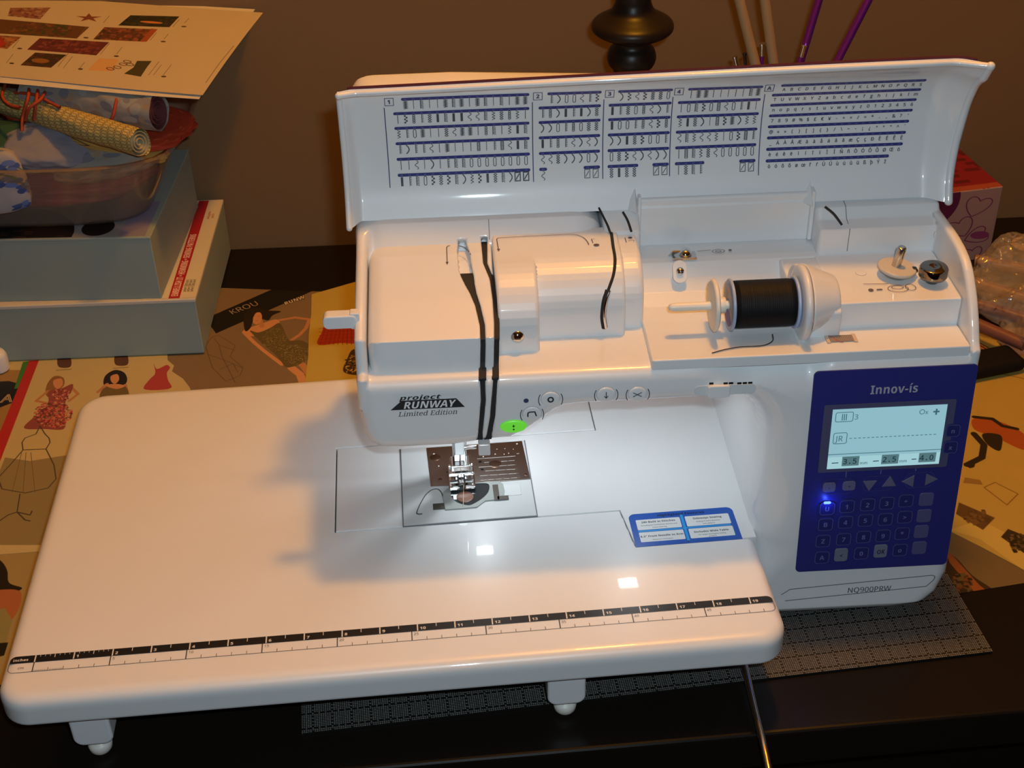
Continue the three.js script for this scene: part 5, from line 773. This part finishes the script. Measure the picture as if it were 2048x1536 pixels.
  const A = (x, y, py) => { const p = atY(py, x, y); return p; };
  mesh('strand', O(R([A(30, 185, .252), A(70, 190, .2535), A(100, 205, .250), A(120, 215, .248)])), rib, t); mesh('strand', O(R([A(60, 165, .2555), A(55, 200, .2535), A(45, 235, .238), A(44, 262, .228)])), rib, t); mesh('strand', O(R([A(78, 170, .2555), A(72, 205, .2530), A(68, 240, .236)])), rib, t); mesh('strand', O(R([A(10, 170, .256), A(5, 195, .2535), A(20, 210, .250), A(40, 215, .250)])), rib, t); mesh('strand', O(R([A(95, 175, .255), A(80, 200, .2545), A(60, 215, .250), A(50, 240, .236)])), rib, t);
  const r2 = thing('orange_ribbon', 'orange ribbon band round the grey-blue flowered roll', 'ribbon', [0.0, 0.25, -0.6]); mesh('strand', R([A(236, 178, .258), A(232, 205, .2555), A(226, 232, .246), A(216, 250, .236)]).translate(0, -0.25, 0.6), rib, r2);
}
// ---------------------------------------------------------------- printed sheets on top of the pile
{
  function page(name, label, cn, tex, sag) { // corners: near left, near right, far right, far left
    const c = cn[0].clone().add(cn[1]).add(cn[2]).add(cn[3]).multiplyScalar(0.25), t = thing(name, label, 'paper', c.toArray());
    const P = (u, v) => cn[0].clone().multiplyScalar((1 - u) * (1 - v)).addScaledVector(cn[1], u * (1 - v)).addScaledVector(cn[2], u * v).addScaledVector(cn[3], (1 - u) * v).sub(c).add(V(0, sag * Math.sin(u * 5.0 + 0.6) * (1 - v * 0.6) + 0.006 * v * (1 - v), 0));
    mesh('sheet', sheet(P, 40, 30, 0.00025), new THREE.MeshPhysicalMaterial({ map: tex, roughness: 0.75 }), t); return t;
  }
  const yA = 0.2655, C4 = (o, yo) => [atY(yA + yo, -130 + o[0], 143 + o[1]), atY(yA + yo, 405 + o[2], 189 + o[3]), atY(0.2735 + yo, 526 + o[4], 25 + o[5]), atY(0.2905 + yo, -60 + o[6], -16 + o[7])];
  const px = C4([0, 0, 0, 0, 0, 0, 0, 0], 0);
  const bl = (x, y) => { // photograph point to sheet coordinates (bilinear in its outline)
    const q = [[-130, 143], [405, 189], [526, 25], [-60, -16]]; let u = 0.5, v = 0.5; for (let i = 0; i < 12; i++) { const X = q[0][0] * (1 - u) * (1 - v) + q[1][0] * u * (1 - v) + q[2][0] * u * v + q[3][0] * (1 - u) * v - x, Y = q[0][1] * (1 - u) * (1 - v) + q[1][1] * u * (1 - v) + q[2][1] * u * v + q[3][1] * (1 - u) * v - y; const a = (q[1][0] - q[0][0]) * (1 - v) + (q[2][0] - q[3][0]) * v, b = (q[3][0] - q[0][0]) * (1 - u) + (q[2][0] - q[1][0]) * u, c = (q[1][1] - q[0][1]) * (1 - v) + (q[2][1] - q[3][1]) * v, d = (q[3][1] - q[0][1]) * (1 - u) + (q[2][1] - q[1][1]) * u, D = a * d - b * c; u -= (X * d - b * Y) / D; v -= (a * Y - X * c) / D; } return [u, v]; };
  const tex = canvasTex(1536, 1024, (g, w, h) => {
    g.fillStyle = '#c0b49e'; g.fillRect(0, 0, w, h); const m = (x, y) => { const [u, v] = bl(x, y); return [u * w, (1 - v) * h]; };
    const pic = (a, cols) => { path(g, m, a, cols[0]); g.save(); g.beginPath(); a.forEach((p, i) => { const q = m(...p); i ? g.lineTo(...q) : g.moveTo(...q); }); g.clip(); const cx = a.reduce((s, p) => s + p[0], 0) / a.length, cy = a.reduce((s, p) => s + p[1], 0) / a.length; speck(g, m, cx, cy, 60, 22, 160, cols, 22); g.restore(); };
    const Z = 560 / 2048, q = a => a.map(p => [p[0] * Z, p[1] * Z]);
    pic(q([[80, 75], [375, 70], [300, 165], [60, 140]]), ['#8a5a4c', '#6e3a34', '#a07a6a', '#744a40']);
    { const s = m(655 * Z, 150 * Z); g.fillStyle = '#7a4030'; g.beginPath(); for (let k = 0; k < 10; k++) { const r = k % 2 ? 22 : 62, a = k * 0.628 - 0.5; g.lineTo(s[0] + r * 1.15 * Math.cos(a), s[1] + r * Math.sin(a)); } g.fill(); }
    pic(q([[960, 125], [1315, 130], [1240, 218], [870, 208]]), ['#1e2414', '#2c2210', '#141810', '#3a3018']); { const s = m(1110 * Z, 180 * Z); g.fillStyle = '#c07a40'; g.beginPath(); g.ellipse(s[0], s[1], 60, 14, 0, 0, 7); g.fill(); }
    pic(q([[0, 165], [660, 222], [570, 310], [-60, 270]]), ['#5e3a20', '#74492a', '#4a3018', '#3a4020']);
    pic(q([[770, 222], [1150, 235], [1070, 330], [690, 315]]), ['#5a3020', '#7a4228', '#3e2a18', '#8a5030']); path(g, m, q([[1110, 230], [1155, 235], [1075, 330], [1030, 325]]), '#9a4a26');
    pic(q([[300, 308], [805, 335], [715, 428], [210, 390]]), ['#5c2228', '#6e2c2c', '#4a1c20', '#7c3a34']);
    pic(q([[-40, 285], [165, 298], [60, 385], [-60, 370]]), ['#8a5a34', '#a87044', '#6e3a2a']); path(g, m, q([[0, 285], [55, 350], [0, 380]]), '#a02a20');
    pic(q([[270, 410], [500, 425], [390, 512], [165, 495]]), ['#3a2418', '#2a2a18', '#54321c']); { const s = m(310 * Z, 465 * Z); g.fillStyle = '#8a5a2a'; g.beginPath(); g.ellipse(s[0], s[1], 50, 26, 0, 0, 7); g.fill(); }
    path(g, m, q([[740, 448], [880, 455], [830, 535], [655, 528]]), '#c9a070'); path(g, m, q([[1010, 465], [1115, 466], [1080, 510], [1040, 570], [920, 550], [985, 510]]), '#3e3c20');
    g.strokeStyle = '#5a4030'; g.lineWidth = 6; for (const [x, y] of [[820, 518], [870, 508], [910, 488], [940, 470], [960, 490]]) { const s = m(x * Z, y * Z); g.beginPath(); g.ellipse(s[0], s[1], 22, 12, 0.3, 0, 7); g.stroke(); }
    g.strokeStyle = '#6a5c4c'; g.lineWidth = 3; for (const [x, y, l] of [[1265, 215, 60], [1350, 185, 40], [585, 290, 70], [760, 190, 60], [1100, 320, 60], [1200, 310, 40], [745, 420, 80], [860, 420, 50], [440, 505, 90], [480, 515, 80], [600, 515, 40], [1095, 560, 90], [1130, 560, 70], [1200, 560, 70], [100, 380, 60], [60, 480, 60]]) path(g, m, [[x * Z, y * Z], [(x + l * .8) * Z, (y - l) * Z]], null, '#6a5c4c', 3, false);
    g.fillStyle = '#4a3a30'; for (const [x, y] of [[1345, 212], [1195, 328], [637, 303], [860, 433], [1203, 570], [605, 520], [155, 382], [100, 482]]) { const s = m(x * Z, y * Z); g.beginPath(); g.ellipse(s[0], s[1], 14, 9, 0, 0, 7); g.fill(); }
    path(g, m, q([[1500, 615], [1600, 480], [1700, 360]]), null, '#8a7660', 5, false);
  });
  const blank = canvasTex(16, 16, g => { g.fillStyle = '#d0ccc8'; g.fillRect(0, 0, 16, 16); });
  page('printed_page', 'blank white page edge showing below the page of printed photographs', C4([0, 14, -7, 8, -16, -7, 0, 0], -0.0022), blank, 0.0008);
  page('printed_page', 'white page of small printed photographs topmost on the fabric pile', px, tex, 0.0008);
}
// ---------------------------------------------------------------- things behind the machine
{
  const t = thing('lamp_stand', 'dark turned wooden stand rising behind the open lid', 'lamp stand', [0.4774, 0, -0.5]);
  const pr = [[0, 0], [0.062, 0], [0.064, 0.006], [0.058, 0.014], [0.036, 0.022], [0.024, 0.034], [0.018, 0.06], [0.016, 0.12], [0.0165, 0.19], [0.020, 0.215], [0.016, 0.232], [0.0145, 0.25], [0.0165, 0.2625], [0.0205, 0.268], [0.0222, 0.2745], [0.0205, 0.2815], [0.0172, 0.286], [0.0166, 0.2895], [0.0195, 0.2925], [0.0285, 0.2955], [0.0352, 0.2995], [0.0368, 0.3035], [0.0345, 0.308], [0.027, 0.3125], [0.020, 0.317], [0.0168, 0.3225], [0.0158, 0.328], [0.0175, 0.336], [0.021, 0.345], [0.016, 0.36], [0.0135, 0.40], [0.0125, 0.46], [0.016, 0.49], [0.012, 0.51], [0, 0.512]];
  const c = new THREE.SplineCurve(pr.map(p => new THREE.Vector2(Math.max(p[0], 0), p[1]))).getPoints(170); c[0].x = 0; c[c.length - 1].x = 0; c.forEach(p => p.x = Math.max(0, p.x));
  mesh('turned_column', new THREE.LatheGeometry(c, 56), mat(lin(0.014, 0.009, 0.006), 0.38, { specularIntensity: 0.6 }), t);
}
{
  const jar = thing('needle_jar', 'pot holding the knitting needles behind the lid', 'jar', [0.621, 0, -0.5]);
  mesh('jar_wall', lathe([[0, 0], [0.05, 0], [0.054, 0.004], [0.056, 0.14], [0.0535, 0.142], [0.051, 0.14], [0.049, 0.006], [0, 0.006]]), mat(lin(0.25, 0.22, 0.2), 0.5), jar);
  const wood = mat(lin(0.42, 0.26, 0.12), 0.5), purple = mat(lin(0.26, 0.03, 0.40), 0.22, { metalness: 0.6 }), silver = mat(lin(0.75, 0.72, 0.7), 0.2, { metalness: 1 }), dk = mat(lin(0.05, 0.035, 0.03), 0.3, { metalness: 0.6 });
  const nd = (label, a, b, r, m, cap, zb, group) => { // a: a point high on it, b: a lower point
    const A = V(a[0], a[1], -0.5), B = V(b[0], b[1], -0.5), d = A.clone().sub(B).normalize(), foot = B.clone().addScaledVector(d, -(B.y - 0.018) / d.y); foot.z = zb; const up = cap ? A : B.clone().addScaledVector(d, 0.24), t = thing('knitting_needle', label, 'knitting needle', foot.toArray());
    const O = p => p.clone().sub(foot); mesh('shaft', rod(O(foot), O(up), r, r, 18), m, t); if (cap) { const u = up.clone().sub(foot).normalize(); mesh('cap', rod(O(up.clone().addScaledVector(u, -0.0105)), O(up), r * 1.06, r * 1.06, 18), cap, t); mesh('knob', rod(O(up), O(up.clone().addScaledVector(u, 0.0016)), r * 1.5, r * 1.5, 18), cap, t); } };
  nd('thick pale wooden knitting needle, left of the two', [0.5723, 0.3218], [0.5918, 0.2602], 0.0047, wood, null, -0.495); nd('thick pale wooden knitting needle, right of the two', [0.5959, 0.3205], [0.6096, 0.2592], 0.0047, wood, null, -0.503);
  nd('long purple metal knitting needle, the steeper one', [0.646, 0.3179], [0.6349, 0.2578], 0.0036, purple, null, -0.507); nd('long purple metal knitting needle, leaning furthest right', [0.6887, 0.3157], [0.6646, 0.2561], 0.0036, purple, null, -0.489);
  nd('short purple knitting needle with a silver end, between the wooden needles', [0.5971, 0.2790], [0.5985, 0.2561], 0.0019, purple, silver, -0.512); nd('short knitting needle with a silver end beside the steeper purple needle', [0.6362, 0.2760], [0.6330, 0.2561], 0.0022, purple, silver, -0.515);
  nd('short dark knitting needle, leftmost of all', [0.5728, 0.2680], [0.5760, 0.2561], 0.0015, dk, silver, -0.49); nd('short dark knitting needle just left of the wooden needles', [0.5815, 0.2705], [0.5835, 0.2561], 0.0013, dk, dk, -0.485);
}
{ // tissue box
  const top = 0.0885, a = atY(0, 1971, 517), b = atZ(a.z, 2007, 373), c = atY(b.y, 1914, 292), yaw = Math.atan2(-(b.x - c.x), (b.z - c.z)) * -1, Wd = 0.115, Dp = 0.125, H = b.y;
  const t = thing('tissue_box', 'magenta and white heart-patterned tissue box right of the lid', 'tissue box', [b.x, 0, b.z], yaw);
  const side = canvasTex(512, 512, (g, w, h) => { g.fillStyle = '#a5847e'; g.fillRect(0, 0, w, h); g.fillStyle = '#5c1844'; g.beginPath(); g.ellipse(150, 60, 150, 190, 0.2, 0, 7); g.fill(); const heart = (x, y, s, f) => { g.save(); g.translate(x, y); g.rotate(f); g.beginPath(); g.moveTo(0, s); g.bezierCurveTo(-s * 1.5, -s * .2, -s * .6, -s * 1.2, 0, -s * .35); g.bezierCurveTo(s * .6, -s * 1.2, s * 1.5, -s * .2, 0, s); g.stroke(); g.restore(); }; g.strokeStyle = '#7a2a58'; g.lineWidth = 6; heart(400, 110, 80, .3); heart(330, 250, 80, -.4); heart(430, 330, 70, 1.2); heart(240, 400, 80, 2.6); heart(420, 460, 60, -.2); heart(330, 420, 60, .9); heart(90, 420, 70, .5); g.fillStyle = '#8a3a6a'; g.beginPath(); g.ellipse(440, 330, 50, 28, 0.2, 0, 7); g.fill(); });
  const topT = canvasTex(256, 256, g => { g.fillStyle = '#7e1830'; g.fillRect(0, 0, 256, 256); g.fillStyle = '#5a1020'; for (let i = 0; i < 30; i++) g.fillRect(rnd() * 256, rnd() * 256, 40, 14); g.fillStyle = '#2c2414'; g.beginPath(); g.ellipse(120, 110, 90, 56, 0, 0, 7); g.fill(); g.fillStyle = '#a04a3a'; g.fillRect(0, 236, 256, 20); });
  const body = box(-Wd, 0, 0, H, -Dp, 0, 0.0012), m1 = new THREE.MeshPhysicalMaterial({ map: side, roughness: 0.5 });
  mesh('carton', body, m1, t); mesh('carton_top', new THREE.PlaneGeometry(Wd - 0.002, Dp - 0.002).rotateX(-Math.PI / 2).translate(-Wd / 2, H + 0.0002, -Dp / 2), new THREE.MeshPhysicalMaterial({ map: topT, roughness: 0.5 }), t).userData.label = 'dark magenta top with the slot';
}
{ // plastic bag with sticks, dark pouch, card
  const bag = nets((x, y, z) => { const dx = x / 0.085, dy = (y - 0.03) / 0.036, dz = z / 0.12, n = 0.008 * noise(x * 26, y * 30, z * 26) + 0.0035 * noise(x * 70, y * 70, z * 70) + 0.0022 * Math.abs(noise(x * 140, y * 140, z * 140)); const r = Math.hypot(dx, dy, dz); return Math.max((r - 1) * 0.036 + n, -y); }, [-0.11, -0.004, -0.15], [0.11, 0.09, 0.15], 0.003);
  const t = thing('plastic_bag', 'crumpled clear plastic bag of brown sticks at the right edge', 'bag', [0.905, 0.0012, -0.415], 0.3);
  mesh('film', bag, new THREE.MeshPhysicalMaterial({ color: lin(0.85, 0.76, 0.66), roughness: 0.10, transmission: 0.80, thickness: 0, side: THREE.DoubleSide }), t);
  const cols = [lin(0.26, 0.10, 0.05), lin(0.30, 0.14, 0.06), lin(0.20, 0.08, 0.06), lin(0.34, 0.17, 0.08)];
  const lb = ['upper reddish brown wooden stick in the plastic bag', 'second brown wooden stick in the plastic bag', 'dark brown wooden stick in the plastic bag', 'light brown wooden stick lowest in the plastic bag'];
  [[[1925, 600], [2055, 640], .030], [[1930, 560], [2060, 600], .034], [[1935, 640], [2050, 690], .022], [[1950, 520], [2060, 540], .022]].forEach(([a, b, y], i) => { const A = atY(y, ...a), B = atY(y, ...b), s = thing('wooden_stick', lb[i], 'stick', A.toArray()); mesh('stick', rod(V(0, 0, 0), B.sub(A), 0.006, 0.006, 14), mat(cols[i], 0.35), s); });
  const A = atY(0.006, 1952, 686), B = atY(0.006, 1984, 704), s = thing('brass_rod', 'short shiny brass rod beside the machine at the bag corner', 'rod', A.toArray()); mesh('rod', rod(V(0, 0, 0), B.sub(A), 0.0022, 0.0022, 14), mat(lin(0.8, 0.5, 0.25), 0.2, { metalness: 1 }), s);
  const pc = atY(0.001, 1975, 738), pou = thing('black_pouch', 'flat black pouch lying between plastic bag and yellow pattern sheet', 'pouch', [pc.x, 0.0012, pc.z], 0.2);
  mesh('pouch', new RoundedBoxGeometry(0.062, 0.014, 0.034, 5, 0.0068).translate(0, 0.0072, 0), mat(lin(0.006, 0.005, 0.005), 0.7, { specularIntensity: 0.4 }), pou);
  const tri = shapeOf([W2(2010, 480), W2(2060, 470), W2(2060, 505), W2(2036, 498)].map(p => [p[0], -p[1]])), tc = thing('paper_card', 'small pale card with a dark triangle behind the plastic bag', 'card', [W2(2036, 488)[0], 0.0004, W2(2036, 488)[1]]), q = W2(2036, 488);
  mesh('card', extrude(tri, 0.0004).rotateX(-Math.PI / 2).translate(-q[0], 0.0001, -q[1]), mat(lin(0.55, 0.42, 0.26), 0.6), tc);
  mesh('card_print', extrude(shapeOf([W2(2030, 484), W2(2050, 474), W2(2054, 494)].map(p => [p[0], -p[1]])), 0.0001).rotateX(-Math.PI / 2).translate(-q[0], 0.0006, -q[1]), mat(lin(0.03, 0.02, 0.02), 0.6), tc).userData.label = 'dark printed triangle';
  const kc = atY(0.012, -4, 715), kn = thing('small_pot', 'rounded white pot cut off by the left edge below the lower box', 'pot', [kc.x, 0.0012, kc.z + 0.005]); mesh('pot_body', lathe([[0, 0], [0.009, 0], [0.0105, 0.002], [0.0105, 0.016], [0.008, 0.021], [0, 0.0225]], 32), white, kn);
}
scene.traverse(o => { if (o.isMesh) o.castShadow = o.receiveShadow = true; });
renderer.render(scene, camera);
